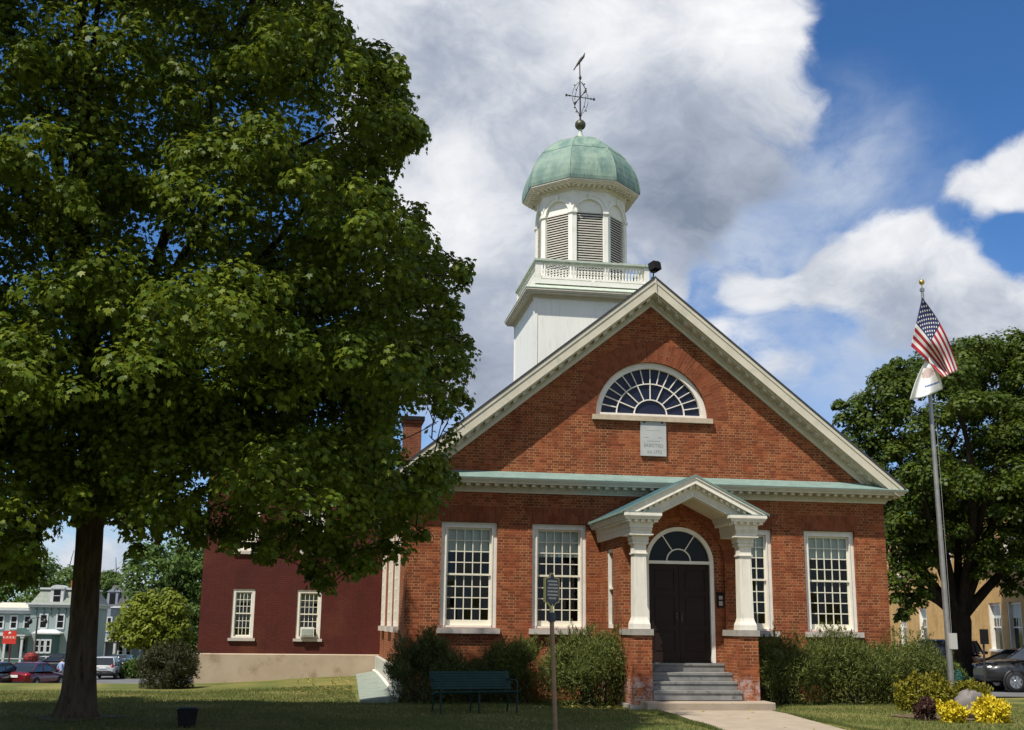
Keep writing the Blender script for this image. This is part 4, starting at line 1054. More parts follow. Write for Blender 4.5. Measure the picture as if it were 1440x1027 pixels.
# ------------------------------------------------------------------ trees
def curve_pts(a, b, sag, n=6, wob=.12):
    a, b = np.array(a, float), np.array(b, float); L = np.linalg.norm(b - a); out = []
    w = RNG.normal(size=3) * wob * L
    for i in range(n + 1):
        t = i / n; p = a * (1 - t) + b * t; p[2] += sag * L * 4 * t * (1 - t); p += w * math.sin(math.pi * t) * .5; out.append(p)
    return out
def build_limbs(mb, root, tops, rads, centres, crad, every=1):
    """limbs from the trunk's fork to hub points, twigs from the hubs to the clumps"""
    hubs = []
    for top, r in zip(tops, rads):
        p = curve_pts(root, top, .08, 8, .10); rr = np.linspace(r, r * .28, 9); mb.tube(p, list(rr), 8); hubs += [(q, k) for q, k in zip(p[3:], rr[3:])]
    H = np.array([h[0] for h in hubs]); K = np.array([h[1] for h in hubs])
    order = np.argsort([np.min(np.linalg.norm(H - c, axis=1)) for c in centres])
    for idx in order[::every]:
        c = np.array(centres[idx]); d = np.linalg.norm(H - c, axis=1) + np.maximum(0, H[:, 2] - c[2]) * .7
        j = int(np.argmin(d))
        if d[j] < .15: continue
        p = curve_pts(H[j], c, .05, 4, .10); r0 = min(K[j] * .6, .012 + .016 * np.linalg.norm(H[j] - c)); rr = list(np.linspace(max(r0, .012), .008, 5))
        mb.tube(p, rr, 5)
        H = np.vstack([H, p[2], p[3]]); K = np.concatenate([K, [rr[2], rr[3]]])

def inpoly(px, py, poly):
    px = np.asarray(px); py = np.asarray(py); r = np.zeros(px.shape, bool); n = len(poly)
    for i in range(n):
        x0, y0 = poly[i]; x1, y1 = poly[(i + 1) % n]
        c = ((y0 > py) != (y1 > py)) & (px < (x1 - x0) * (py - y0) / (y1 - y0 + 1e-9) + x0); r ^= c
    return r
def projv(P):
    v = P - CAM_POS; z = v @ CF; return 720 + FPX * (v @ CR) / z, 513.5 - FPX * (v @ CU) / z, z

MAPLE_OUT = [(-900, -900), (520, -900), (492, -60), (474, 0), (484, 26), (502, 34), (520, 58), (545, 52), (556, 66), (574, 92), (572, 118), (584, 140), (580, 160), (600, 176), (607, 200), (592, 214), (570, 226), (566, 246), (545, 258), (562, 272), (590, 276), (606, 290), (606, 326), (588, 342), (618, 332), (622, 352), (638, 362), (662, 356), (678, 384), (688, 392), (701, 404), (690, 414), (676, 404), (656, 410), (657, 428), (640, 450), (656, 460), (672, 486), (683, 514), (668, 537), (652, 520), (652, 540), (668, 566), (674, 598), (664, 622), (648, 612), (640, 640), (646, 690), (628, 700), (616, 745), (598, 772), (606, 800), (600, 824), (578, 836), (560, 806), (540, 818), (524, 806), (500, 838), (486, 832), (470, 864), (452, 842), (430, 838), (412, 808), (386, 832), (372, 800), (352, 806), (338, 776), (310, 790), (296, 768), (262, 784), (240, 760), (214, 766), (196, 800), (183, 808), (166, 782), (176, 742), (140, 735), (96, 752), (75, 775), (72, 806), (36, 832), (0, 846), (-900, 860)]
MAPLE_GAP = [(560, 588), (598, 574), (640, 588), (648, 606), (604, 630), (590, 652), (566, 640)]
def light_block(P, r):
    """clumps that would shade walls and lawn which the photograph shows in sunshine"""
    s = -SUN_DIR; out = np.zeros(len(P), bool)
    t = (0 - P[:, 1]) / s[1]; Q = P + s * t[:, None]
    ok = (P[:, 1] < -.1) & (t > 0)
    out |= ok & (Q[:, 0] > -6.3 - .3 * r) & (Q[:, 2] > 1.15 - r) & (Q[:, 0] < 9)
    tz = P[:, 2] / SUN_DIR[2]; G = P + s * tz[:, None]
    out |= (G[:, 1] > -.9 + np.where(G[:, 0] < -9.5, .5, 0)) & (G[:, 0] > -12.2) & (G[:, 0] < -6.2)
    out |= (G[:, 0] > -.6) & (G[:, 1] > -12)
    K = P + s * ((P[:, 2] - .9) / SUN_DIR[2])[:, None]; out |= (K[:, 0] > -3.5) & (K[:, 1] > -3.4)
    return out
def build_maple():
    base = at_z(104, 1010, 0.0); bx, by = base[0], base[1]
    T = thing('maple_tree', 'big spreading maple with a thick dark trunk on the lawn in front of the annex', 'tree', (bx, by, 0))
    ctr = np.array([-12.4, -8.5, 9.6]); rad = np.array([8.6, 5.1, 8.2])
    # branch masses spread over the crown, each one a drooping mound of leaf clumps, with dark hollows between
    n = 9000; d = RNG.normal(size=(n, 3)); d = d / (np.sum(np.abs(d) ** 3.0, 1, keepdims=True) ** (1 / 3.0))
    MC = ctr + d * (RNG.uniform(.50, .92, n)[:, None]) * rad; MR = RNG.uniform(.95, 1.75, n)
    got = []
    for i in range(n):
        if MC[i, 2] > 2.2 and all(np.sum((MC[i] - MC[j]) ** 2) > (.68 * (MR[i] + MR[j])) ** 2 for j in got): got.append(i)
    MC, MR = MC[got], MR[got]
    low = [(-9.6, -9.2, 4.3), (-8.4, -8.6, 5.2), (-7.2, -8.2, 4.6), (-10.6, -8.6, 5.6), (-9.0, -7.6, 6.6), (-7.4, -7.4, 6.4), (-6.4, -8.0, 5.6), (-10.4, -10.2, 4.2), (-8.2, -10.0, 3.7), (-6.8, -9.2, 3.6), (-11.6, -9.8, 4.4), (-13.6, -9.0, 4.3), (-15.2, -8.4, 3.9), (-16.8, -8.0, 3.2), (-9.8, -6.6, 7.6), (-6.6, -7.0, 7.6)]
    MC = np.concatenate([MC, np.array(low)]); MR = np.concatenate([MR, np.full(len(low), 1.25)])
    P, r = [], []
    for c, R_ in zip(MC, MR):
        m = int(26 * R_ ** 2); u = norm(RNG.normal(size=(m, 3))); u[:, 2] = np.where(u[:, 2] < -.25, -u[:, 2], u[:, 2])
        q = u * (RNG.random(m)[:, None] ** .35) * R_; q[:, 2] = q[:, 2] * .85 - .32 * (q[:, 0] ** 2 + q[:, 1] ** 2) / R_
        P.append(c + q); r.append(RNG.uniform(.24, .48, m))
    # sparse inner foliage that closes most of the view through
    m = 800; u = RNG.normal(size=(m, 3)); u = u / (np.sum(np.abs(u) ** 3.0, 1, keepdims=True) ** (1 / 3.0)) * (RNG.random(m)[:, None] ** .4) * .72; P.append(ctr + u * rad); r.append(RNG.uniform(.4, .65, m))
    P = np.concatenate(P); r = np.concatenate(r)
    px, py, z = projv(P); mpx = r * FPX / z
    keep = (P[:, 2] > 1.8) & (z > 8) & ~light_block(P, r)
    for dx, dy in ((.6, 0), (-.6, 0), (0, .6), (0, -.6)): keep &= inpoly(px + dx * mpx, py + dy * mpx, MAPLE_OUT)
    keep &= ~inpoly(px, py, [(545, 575), (600, 560), (655, 580), (640, 625), (590, 660), (555, 650)])
    cell = np.floor(P / 1.15).astype(int); hsh = (cell[:, 0] * 73856093 ^ cell[:, 1] * 19349663 ^ cell[:, 2] * 83492791) % 100
    inn = np.ones(len(P), bool)
    for q in range(8): a = q * .785; inn &= inpoly(px + math.cos(a) * 52, py + math.sin(a) * 52, MAPLE_OUT)
    keep &= inn | (hsh > 50)
    P, r = P[keep], r[keep]
    print('maple masses', len(MC), 'clumps', len(P))
    # finer sprays along the outline
    n2 = 14000; d2 = norm(RNG.normal(size=(n2, 3))); P2 = ctr + d2 * RNG.uniform(.6, 1.05, n2)[:, None] * rad; r2 = RNG.uniform(.14, .30, n2)
    px, py, z = projv(P2); m2 = r2 * FPX / z
    k2 = (P2[:, 2] > 1.7) & (z > 8) & ~light_block(P2, r2)
    ins = np.ones(n2, bool); far = np.ones(n2, bool)
    for dx, dy in ((.5, 0), (-.5, 0), (0, .5), (0, -.5)): ins &= inpoly(px + dx * m2, py + dy * m2, MAPLE_OUT)
    for q in range(10): a = q * .628; far &= inpoly(px + math.cos(a) * 45, py + math.sin(a) * 45, MAPLE_OUT)
    k2 &= ins & ~far
    c2 = np.floor(P2 / .9).astype(int); h2 = (c2[:, 0] * 83492791 ^ c2[:, 1] * 73856093 ^ c2[:, 2] * 19349663) % 100; k2 &= h2 > 52
    P2, r2 = P2[k2][:300], r2[k2][:300]
    print('edge sprays', len(P2))
    mb = MB()
    H = [0, 1.0, 2.2, 3.4, 4.6]
    tr = [.52, .36, .315, .30, .30]
    px_ = [(bx, by, -.15), (bx + .02, by + .02, .35), (bx + .02, by, 1.2), (bx + .0, by - .05, 2.4), (bx - .01, by - .15, 3.7), (bx - .03, by - .35, 5.2)]
    zs_ = np.linspace(-.15, 5.2, 34); px_ = [(float(np.interp(q, [t[2] for t in px_], [t[0] for t in px_])), float(np.interp(q, [t[2] for t in px_], [t[1] for t in px_])), float(q)) for q in zs_]
    mb.tube(px_, [.79 * float(np.interp(q, [-.15, .1, .35, .7, 1.2, 2.4, 3.7, 5.2], [.54, .45, .39, .35, .325, .30, .295, .31])) for q in zs_], 60)
    for a in range(6):
        t = a * 1.05 + .3; mb.tube([(bx + .18 * math.cos(t), by + .18 * math.sin(t), .50), (bx + .28 * math.cos(t), by + .28 * math.sin(t), .11), (bx + .44 * math.cos(t), by + .44 * math.sin(t), -.08)], [.08, .09, .05], 8)
    V = np.array(mb.v); cx = np.interp(V[:, 2], [q[2] for q in px_], [q[0] for q in px_]); cy = np.interp(V[:, 2], [q[2] for q in px_], [q[1] for q in px_])
    an = np.arctan2(V[:, 1] - cy, V[:, 0] - cx); k = 1 + .045 * np.sin(an * 11 + V[:, 2] * 1.3) + .03 * np.sin(an * 23 - V[:, 2] * 2.1) + .05 * np.sin(an * 3 + 1)
    V[:, 0] = cx + (V[:, 0] - cx) * k; V[:, 1] = cy + (V[:, 1] - cy) * k; mb.v = [tuple(q) for q in V]
    mb.build('trunk', bark, T)
    L = MB(); fork = np.array([bx + .1, by - .3, 4.9])
    tops = [(-12.6, -8.5, 16.2), (-15.5, -8.2, 14), (-18.5, -8.5, 10), (-16, -11, 11.5), (-12, -11.2, 12), (-9.2, -9.5, 14.4), (-7.2, -8.6, 11), (-6.2, -7.4, 8), (-8.5, -10.5, 9.5), (-9, -6.3, 6.8), (-10.8, -5.2, 8.5), (-15.8, -6.4, 7), (-13.8, -6.3, 12), (-7.6, -6.2, 5.2), (-17, -8, 5)]
    build_limbs(L, fork, tops, [.20, .13, .12, .10, .11, .12, .12, .11, .10, .09, .10, .10, .13, .08, .08], list(P[::3]) + list(P2), r, 1)
    L.build('limbs', bark_dark, T)
    per = max(60, int(340000 / len(P))); C, N, Q = clump_leaves(P, r, per, flat=.75, jit=.25, upbias=.28)
    C2, N2, Q2 = clump_leaves(P2, r2, 75, flat=1.1)
    C = np.concatenate([C, C2]); N = np.concatenate([N, N2]); Q = np.concatenate([Q, Q2])
    px, py, z = projv(C); px = px + 9 * np.sin(C[:, 2] * 5 + C[:, 1] * 5) + 5 * np.sin(C[:, 2] * 13); py = py + 9 * np.sin(C[:, 0] * 5 + C[:, 1] * 6) + 5 * np.sin(C[:, 0] * 14)
    ok = (inpoly(px, py, MAPLE_OUT) & ~inpoly(px, py, MAPLE_GAP)) | ((px < -50) | (py < -50)) | (RNG.random(len(C)) < .05)
    C, N, Q = C[ok], N[ok], Q[ok]
    leaves_obj('crown', leaf_maple, C, N, .100, MAPLE, T, droop=.9, curl=.34, rnd=Q)
    print('maple leaves', len(C))
build_maple()

def crown_tree(name, label, cat, base, ctr, rad, nclump, cr, per, lsize, leafm, shape, trunk_r, fork, tops, group=None, barkm=None, outline=None, trunk=None, power=.4, extra=None):
    T = thing(name, label, cat, tuple(base), 0, group)
    n = nclump * 30; d = norm(RNG.normal(size=(n, 3))); P = np.array(ctr) + d * (RNG.random(n)[:, None] ** power) * np.array(rad)
    P += (np.sin(P * 1.1 + 2) * .12 * np.array(rad))
    r = RNG.uniform(cr[0], cr[1], n)
    if outline is not None:
        px, py, z = projv(P); mp = r * FPX / z; k = np.ones(n, bool)
        for dx, dy in ((.8, 0), (-.8, 0), (0, .8), (0, -.8)): k &= inpoly(px + dx * mp, py + dy * mp, outline)
        P, r = P[k], r[k]
    got = []
    for i in range(len(P)):
        if all(np.sum((P[i] - P[j]) ** 2) > (.48 * (r[i] + r[j])) ** 2 for j in got): got.append(i)
        if len(got) >= nclump: break
    P, r = P[got], r[got]
    if extra is not None: P = np.concatenate([P, np.array([e[0] for e in extra])]); r = np.concatenate([r, [e[1] for e in extra]])
    mb = MB(); b = np.array(base, float); f = np.array(fork, float)
    mb.tube(trunk[0] if trunk else [b - (0, 0, .2), b * .5 + f * .5, f], trunk[1] if trunk else [trunk_r * 1.3, trunk_r, trunk_r * .8], 14)
    mb.build('trunk', barkm or bark_dark, T)
    if tops:
        L = MB(); build_limbs(L, f - np.array([0, 0, trunk_r * .8]), tops, [trunk_r * .56] * len(tops), list(P), r); L.build('limbs', barkm or bark_dark, T)
    C, N, Q = clump_leaves(P, r, per)
    leaves_obj('crown', leafm, C, N, lsize, shape, T, rnd=Q)
    return T
# big tree on the right, in front of the yellow brick building
def build_right_tree():
    D = 44.0
    b = at_depth(1350, 946, D); b[2] = float(ground_z(b[0], b[1]))
    def Q(px, py, dd=0): return at_depth(px, py, D + dd)
    out = [(1160, 590), (1172, 560), (1212, 548), (1222, 520), (1262, 500), (1300, 480), (1340, 462), (1372, 470), (1400, 458), (1440, 452), (1700, 470), (1700, 850), (1440, 850), (1400, 842), (1372, 838), (1330, 800), (1300, 838), (1300, 872), (1275, 880), (1250, 858), (1240, 800), (1225, 700), (1180, 620)]
    f = Q(1348, 862)
    T = crown_tree('broadleaf_tree', 'large broadleaf tree with three dark limbs in front of the yellow brick building', 'tree', b, Q(1400, 640, 1), (7.2, 5.2, 6.2), 700, (.38, .80), 210, .135, leaf_right, MAPLE, .38, f,
        [Q(1290, 800, -1), Q(1262, 840, -1.5), Q(1346, 720), Q(1350, 600, 1), Q(1410, 760, -.5), Q(1450, 640, 1), Q(1420, 560), Q(1290, 620, 1), Q(1230, 600, 0), Q(1480, 740, -1), Q(1260, 720, -1), Q(1340, 560, -2), Q(1400, 660, -3), Q(1300, 700, -3)], outline=out, extra=[(Q(px, py, dd), rr) for px, py, dd, rr in ((1262, 842, -1.5, .42), (1275, 858, -1.5, .40), (1290, 848, -1.2, .42), (1258, 822, -1.5, .5), (1300, 835, -1.6, .4), (1284, 828, -1.3, .5), (1245, 812, -1.2, .45), (1302, 815, -1, .5), (1268, 868, -1.4, .3), (1258, 735, -1, .6), (1280, 750, -1, .6), (1262, 765, -1.2, .55), (1290, 775, -.5, .6), (1270, 790, -1, .55), (1250, 785, -1, .45), (1300, 740, -1.5, .6), (1246, 752, -.8, .5), (1310, 790, -1.2, .5), (1285, 800, -1, .5), (1240, 720, -.5, .55), (1320, 765, -1.4, .55), (1186, 590, .5, .45), (1200, 572, .3, .5), (1215, 590, 0, .6), (1196, 612, .6, .5), (1228, 560, 0, .55), (1212, 630, .4, .6), (1180, 570, .8, .3), (1235, 610, -.3, .6), (1222, 655, 0, .6), (1240, 580, .6, .6), (1236, 535, .2, .5), (1250, 640, -.4, .6), (1204, 600, 1.2, .5))],
        trunk=([b - (0, 0, .3), b + (0, 0, .3), b + (0, 0, .9), f * .5 + b * .5, f - (0, 0, .3), f + (0, 0, .5)], [.72, .52, .46, .43, .45, .28]))
    return T
build_right_tree()
def far_tree(px, py_base, D, h, w, leafm, label, name='tree', group=None, n=70, per=70, ls=.3, trunk_frac=.25, zb=None, dp=1.0):
    b = at_depth(px, py_base, D); b[2] = float(ground_z(b[0], b[1])) if zb is None else zb
    c = b + np.array([0, 0, h * (trunk_frac + (1 - trunk_frac) / 2)]); rad = (w / 2, w / 2 * dp, h * (1 - trunk_frac) / 2)
    f = b + np.array([0, 0, h * trunk_frac * 1.2])
    tops = [c + np.array([w * .3 * math.cos(a), w * .3 * math.sin(a), h * .15 * k]) for k, a in enumerate((0, 1.6, 3.1, 4.6))]
    return crown_tree(name, label, 'tree', b, c, rad, n, (w * .08, w * .15), per, ls, leafm, OVAL, max(.12, h * .018), f, tops, group)
far_tree(214, 942, 66, 5.6, 4.5, leaf_lime, 'small yellow green tree beside the street behind the lawn', n=130, per=110, ls=.22, trunk_frac=.28)
far_tree(246, 930, 82, 10.8, 8.0, leaf_far, 'tall dark green tree directly behind the small yellow green tree', n=150, per=100, ls=.3, trunk_frac=.12)
far_tree(290, 930, 84, 10.0, 7.0, leaf_far, 'dark green tree partly hidden behind the left corner of the red annex', n=110, per=100, ls=.3, trunk_frac=.12)
far_tree(32, 915, 150, 13.0, 13.0, leaf_far, 'dark tree rising behind the flat roof of the teal house', n=80, per=90, ls=.5, trunk_frac=.3)
far_tree(139, 915, 128, 9.2, 3.6, leaf_far, 'narrow dark tree between the teal house and the blue grey house', n=60, per=80, ls=.32, trunk_frac=.05)
far_tree(158, 915, 175, 13.0, 8.0, leaf_far, 'distant tree whose top shows above the dark roof of the blue grey house', n=60, per=80, ls=.55, trunk_frac=.3)
far_tree(100, 915, 170, 13.5, 10.0, leaf_far, 'distant tree above the roof of the teal house beside the trunk', n=60, per=80, ls=.55, trunk_frac=.3)

# ------------------------------------------------------------------ shrubs
def shrub(label, x, y, rx, ry, h, leafm, n=9000, ls=.07, shape=SPRAY, name='shrub', group=None, lumps=26, up=.9, zb=None, fil=.4):
    z0 = float(ground_z(x, y)) if zb is None else zb
    T = thing(name, label, 'shrub', (x, y, z0), 0, group)
    u = norm(RNG.normal(size=(lumps, 3))); u[:, 2] = np.abs(u[:, 2])
    lc = np.array([x, y, z0 + h * .42]) + u * np.array([rx, ry, h * .5]) * RNG.uniform(.4, .85, lumps)[:, None]
    lr = RNG.uniform(.20, .36, lumps) * min(rx + ry, 2 * h) * .62
    idx = RNG.integers(0, lumps, n); d = norm(RNG.normal(size=(n, 3)))
    rr = (RNG.random(n) ** .28)[:, None] * lr[idx][:, None]; C = lc[idx] + d * rr
    # loose shoots that stick out
    k = int(n * .20); sh = RNG.integers(0, lumps, k); sd = norm(RNG.normal(size=(k, 3)) + np.array([0, 0, .9])); t = RNG.random(k)[:, None]
    G_ = 110; grp = RNG.integers(0, G_, k); gd = norm(RNG.normal(size=(G_, 3)) * .65 + np.array([0, 0, .8])); gl = RNG.integers(0, lumps, G_)
    S = lc[gl[grp]] + gd[grp] * (lr[gl[grp]][:, None] * (.75 + .85 * t)) + RNG.normal(size=(k, 3)) * .02
    C = np.concatenate([C, S]); d = np.concatenate([d, gd[grp]])
    # skirt that fills the base
    kb = int(n * fil * .4); a = RNG.random(kb) * 2 * math.pi; q = RNG.random(kb) ** .4
    B = np.stack([x + np.cos(a) * rx * .9 * q, y + np.sin(a) * ry * .9 * q, z0 + RNG.random(kb) * h * .45], 1); C = np.concatenate([C, B]); d = np.concatenate([d, norm(B - np.array([x, y, z0]))])
    C[:, 2] = np.maximum(C[:, 2], z0 + .02)
    ax = d + np.array([0, 0, up * .8])
    N = norm(RNG.normal(size=(len(C), 3)) + d * .8)
    leaves_obj('foliage', leafm, C, N, ls, shape, T, curl=.1, axis=ax)
    m = MB()
    for i in range(0, lumps, 2): m.tube(curve_pts((x + RNG.normal() * .15, y + RNG.normal() * .1, z0 - .05), lc[i], .05, 3), [.022, .016, .012, .008], 5)
    m.build('stem', twig_m, T)
    return T
shrub('shaded green shrub at the left front corner of the courthouse', -5.75, -1.0, .95, .75, 1.62, leaf_yew_shaded, 15000, .085, lumps=34)
shrub('low shaded shrub behind the shaded green bench under the windows', -4.6, -.75, 1.0, .6, 1.05, leaf_yew_shaded, 13000, .085)
shrub('olive green shrub with upright shoots between the two front windows', -3.55, -.85, .85, .7, 1.62, leaf_yew, 15000, .085, lumps=30)
shrub('large sunlit olive shrub left of the porch steps', -2.05, -1.85, 1.28, 1.0, 1.66, leaf_yew, 30000, .085, lumps=64)
shrub('dense green shrub right beside the porch steps', 2.75, -1.3, 1.10, .9, 1.60, leaf_yew, 20000, .085, lumps=46)
shrub('broad olive shrub below the far right window', 4.5, -.95, 1.40, .9, 1.60, leaf_yew, 23000, .085, lumps=44)
shrub('rounded olive shrub at the right corner of the courthouse', 6.45, -.35, 1.15, 1.0, 1.72, leaf_yew, 17000, .085, lumps=40)
shrub('dark bush at the left end of the red annex foundation', -12.45, 7.2, .85, .85, 1.22, leaf_dim, 26000, .09, lumps=40)
p = at_z(1290, 972, 0.); shrub('bright green leafy plant beside the bench right of the flagpole bed', p[0] + .1, p[1] - 1.9, .34, .3, 1.22, leaf_bright, 2200, .10, OVAL, lumps=18)
p = at_z(1300, 1000, 0.); shrub('large yellow green shrub left of the flagpole', p[0], p[1], .72, .55, .70, leaf_ygreen, 7500, .075, OVAL, lumps=30)
p = at_z(1368, 992, 0.); shrub('yellow green shrub behind the boulder right of the flagpole', p[0], p[1], .42, .4, .58, leaf_ygreen, 3600, .075, OVAL, lumps=20)
p = at_z(1301, 1013, 0.); shrub('small purple barberry shrub in front of the yellow green one', p[0], p[1], .26, .2, .42, leaf_purple, 2600, .055, OVAL, lumps=14)
p = at_z(1341, 1016, 0.); shrub('bright yellow shrub left of the boulder', p[0], p[1], .27, .24, .40, leaf_gold, 2300, .075, OVAL, lumps=18)
p = at_z(1397, 1017, 0.); shrub('wider bright yellow shrub right of the boulder', p[0], p[1], .38, .28, .42, leaf_gold, 3000, .075, OVAL, lumps=22)
p = at_depth(172, 948, 88); shrub('small round bush by the kerb behind the white utility vehicle', p[0], p[1] + 6, 1.1, 1.0, 1.5, leaf_far, 2500, .16, OVAL, lumps=14)
# ------------------------------------------------------------------ yellow brick building on the right
def build_yellow():
    v = ray(1440, 912); P0 = CAM_POS + v * 50.0; P0[2] = -.5
    d = ray(920, 882); d[2] = 0; d = d / np.linalg.norm(d); ang = math.atan2(d[1], d[0])
    B = thing('yellow_brick_building', 'yellow brick building with tall white windows behind the big tree on the right', 'building', tuple(P0), ang, local=True)
    # local frame: x runs away along the wall, y to the left of it (towards the lawn), z up
    def sx(px, py=890):
        r = ray(px, py); r2 = r[:2]; a = np.array([[d[0], -r2[0]], [d[1], -r2[1]]]); s, t = np.linalg.solve(a, CAM_POS[:2] - P0[:2]); return float(s)
    wins = []
    for (a, b) in ((1438.5, 1416.5), (1409.5, 1387.5), (1345, 1324), (1304.5, 1289.5), (1275.5, 1263.5), (1249, 1238)): wins.append((sx(a), sx(b)))
    s = sx(1475); wins.insert(0, (s, s + wins[0][1] - wins[0][0])); 
    x0, x1 = -9.0, 44.0; zb, zt = 1.30, 3.52; H = 8.6
    wins = sorted((w[0], w[0] + min(2.0, max(1.2, w[1] - w[0]))) for w in wins)
    m = MB(); up = [(zb, zt), (5.0, 7.0)]
    zl = [.75, zb, zt, 5.0, 7.0, H]
    for k in (0, 2, 4): m.box(x0, x1, -.35, 0, zl[k], zl[k + 1])
    for (za, zc) in up:
        xs = [x0] + [q for w in wins for q in w] + [x1]
        for i in range(0, len(xs), 2): m.box(xs[i], xs[i + 1], -.35, 0, za, zc)
    m.box(x0, x0 + .35, -14, -.35, .75, H); m.box(x1 - .35, x1, -14, -.35, .75, H)
    o = m.build('wall', brick_yellow, B); fix_normals(o)
    m = MB(); m.box(x0, x1, -.35, .10, -1.5, .55); m.build('foundation', conc, B)
    m = MB(); m.prism([(-.2, .55), (.16, .55), (.16, .68), (.01, .76), (-.2, .76)], x0, x1, 'x'); m.build('base_course', sill_m, B)
    m = MB(); m.box(x0 - .3, x1 + .3, -14.2, .30, H, H + .3); m.box(x0 - .1, x1, -.4, .12, H - .35, H - .001); m.build('cornice', trim, B)
    m = MB(); m.box(x0 - .1, x1 + .1, -14, .1, H + .301, H + .5); m.build('roof', slate, B)
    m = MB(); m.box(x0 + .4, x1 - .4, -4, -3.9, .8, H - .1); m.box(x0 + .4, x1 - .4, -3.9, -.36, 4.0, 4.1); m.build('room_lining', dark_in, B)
    for (za, zc) in up:
        for (a, b) in wins:
            f = MB(); f.box(a + .003, a + .13, -.30, -.02, za + .09, zc - .003); f.box(b - .13, b - .003, -.30, -.02, za + .09, zc - .003); f.box(a + .13, b - .13, -.30, -.14, zc - .12, zc - .003); f.box(a + .13, b - .13, -.24, -.15, (za + zc) / 2 - .03, (za + zc) / 2 + .03)
            for q in (.25, .5, .75): x = a + .13 + (b - a - .26) * q; f.box(x - .02, x + .02, -.23, -.19, (za + zc) / 2 + .03, zc - .12)
            w = f.build('window', white_win, B)
            g = MB(); g.box(a + .10, b - .10, -.215, -.20, za, zc - .1); g.build('pane', glass_dark, w)
            k = MB(); k.box(a + .1, b - .1, -.198, -.192, zc - .70, zc - .1); k.build('roller_shade', shade_m, w)
            k = MB(); k.box(a - .05, b + .05, -.3, .09, za - .001, za + .09); k.build('sill', white_win, w)
build_yellow()

# ------------------------------------------------------------------ houses across the street
def pane_window(B, x, z, w, h, arched=False, y=0.0, trimm=None):
    f = MB(); t = .14
    f.box(x - w / 2 - t, x - w / 2, y - .08, y - .002, z - t, z + h + t); f.box(x + w / 2, x + w / 2 + t, y - .08, y - .002, z - t, z + h + t)
    f.box(x - w / 2, x + w / 2, y - .08, y - .002, z + h, z + h + t); f.box(x - w / 2 - .06, x + w / 2 + .06, y - .12, y - .081, z - t - .02, z - t + .08); f.box(x - w / 2, x + w / 2, y - .07, y - .002, z - t, z); f.box(x - w / 2, x + w / 2, y - .06, y - .012, z + h / 2 - .03, z + h / 2 + .03)
    o = f.build('window', trimm or house_white, B); g = MB(); g.box(x - w / 2, x + w / 2, y - .011, y - .003, z, z + h); g.build('pane', glass_dark, o)
    return o
teal = pm('teal clapboards', (.225, .285, .275), (.26, .32, .305), .6, .75); teal_d = pm('dark teal trim', (.07, .135, .125), None, rough=.6)
mansard_m = pm('grey green mansard shingles', (.19, .215, .18), (.25, .27, .22), 2.5, .85, bump=.3)
bluegrey = pm('blue grey clapboards', (.17, .20, .25), (.21, .24, .285), .6, .7); roofgrey = pm('grey shingles', (.065, .06, .068), (.10, .095, .10), 1.2, .85)
VYAW = math.atan2(-CR[1], CR[0])
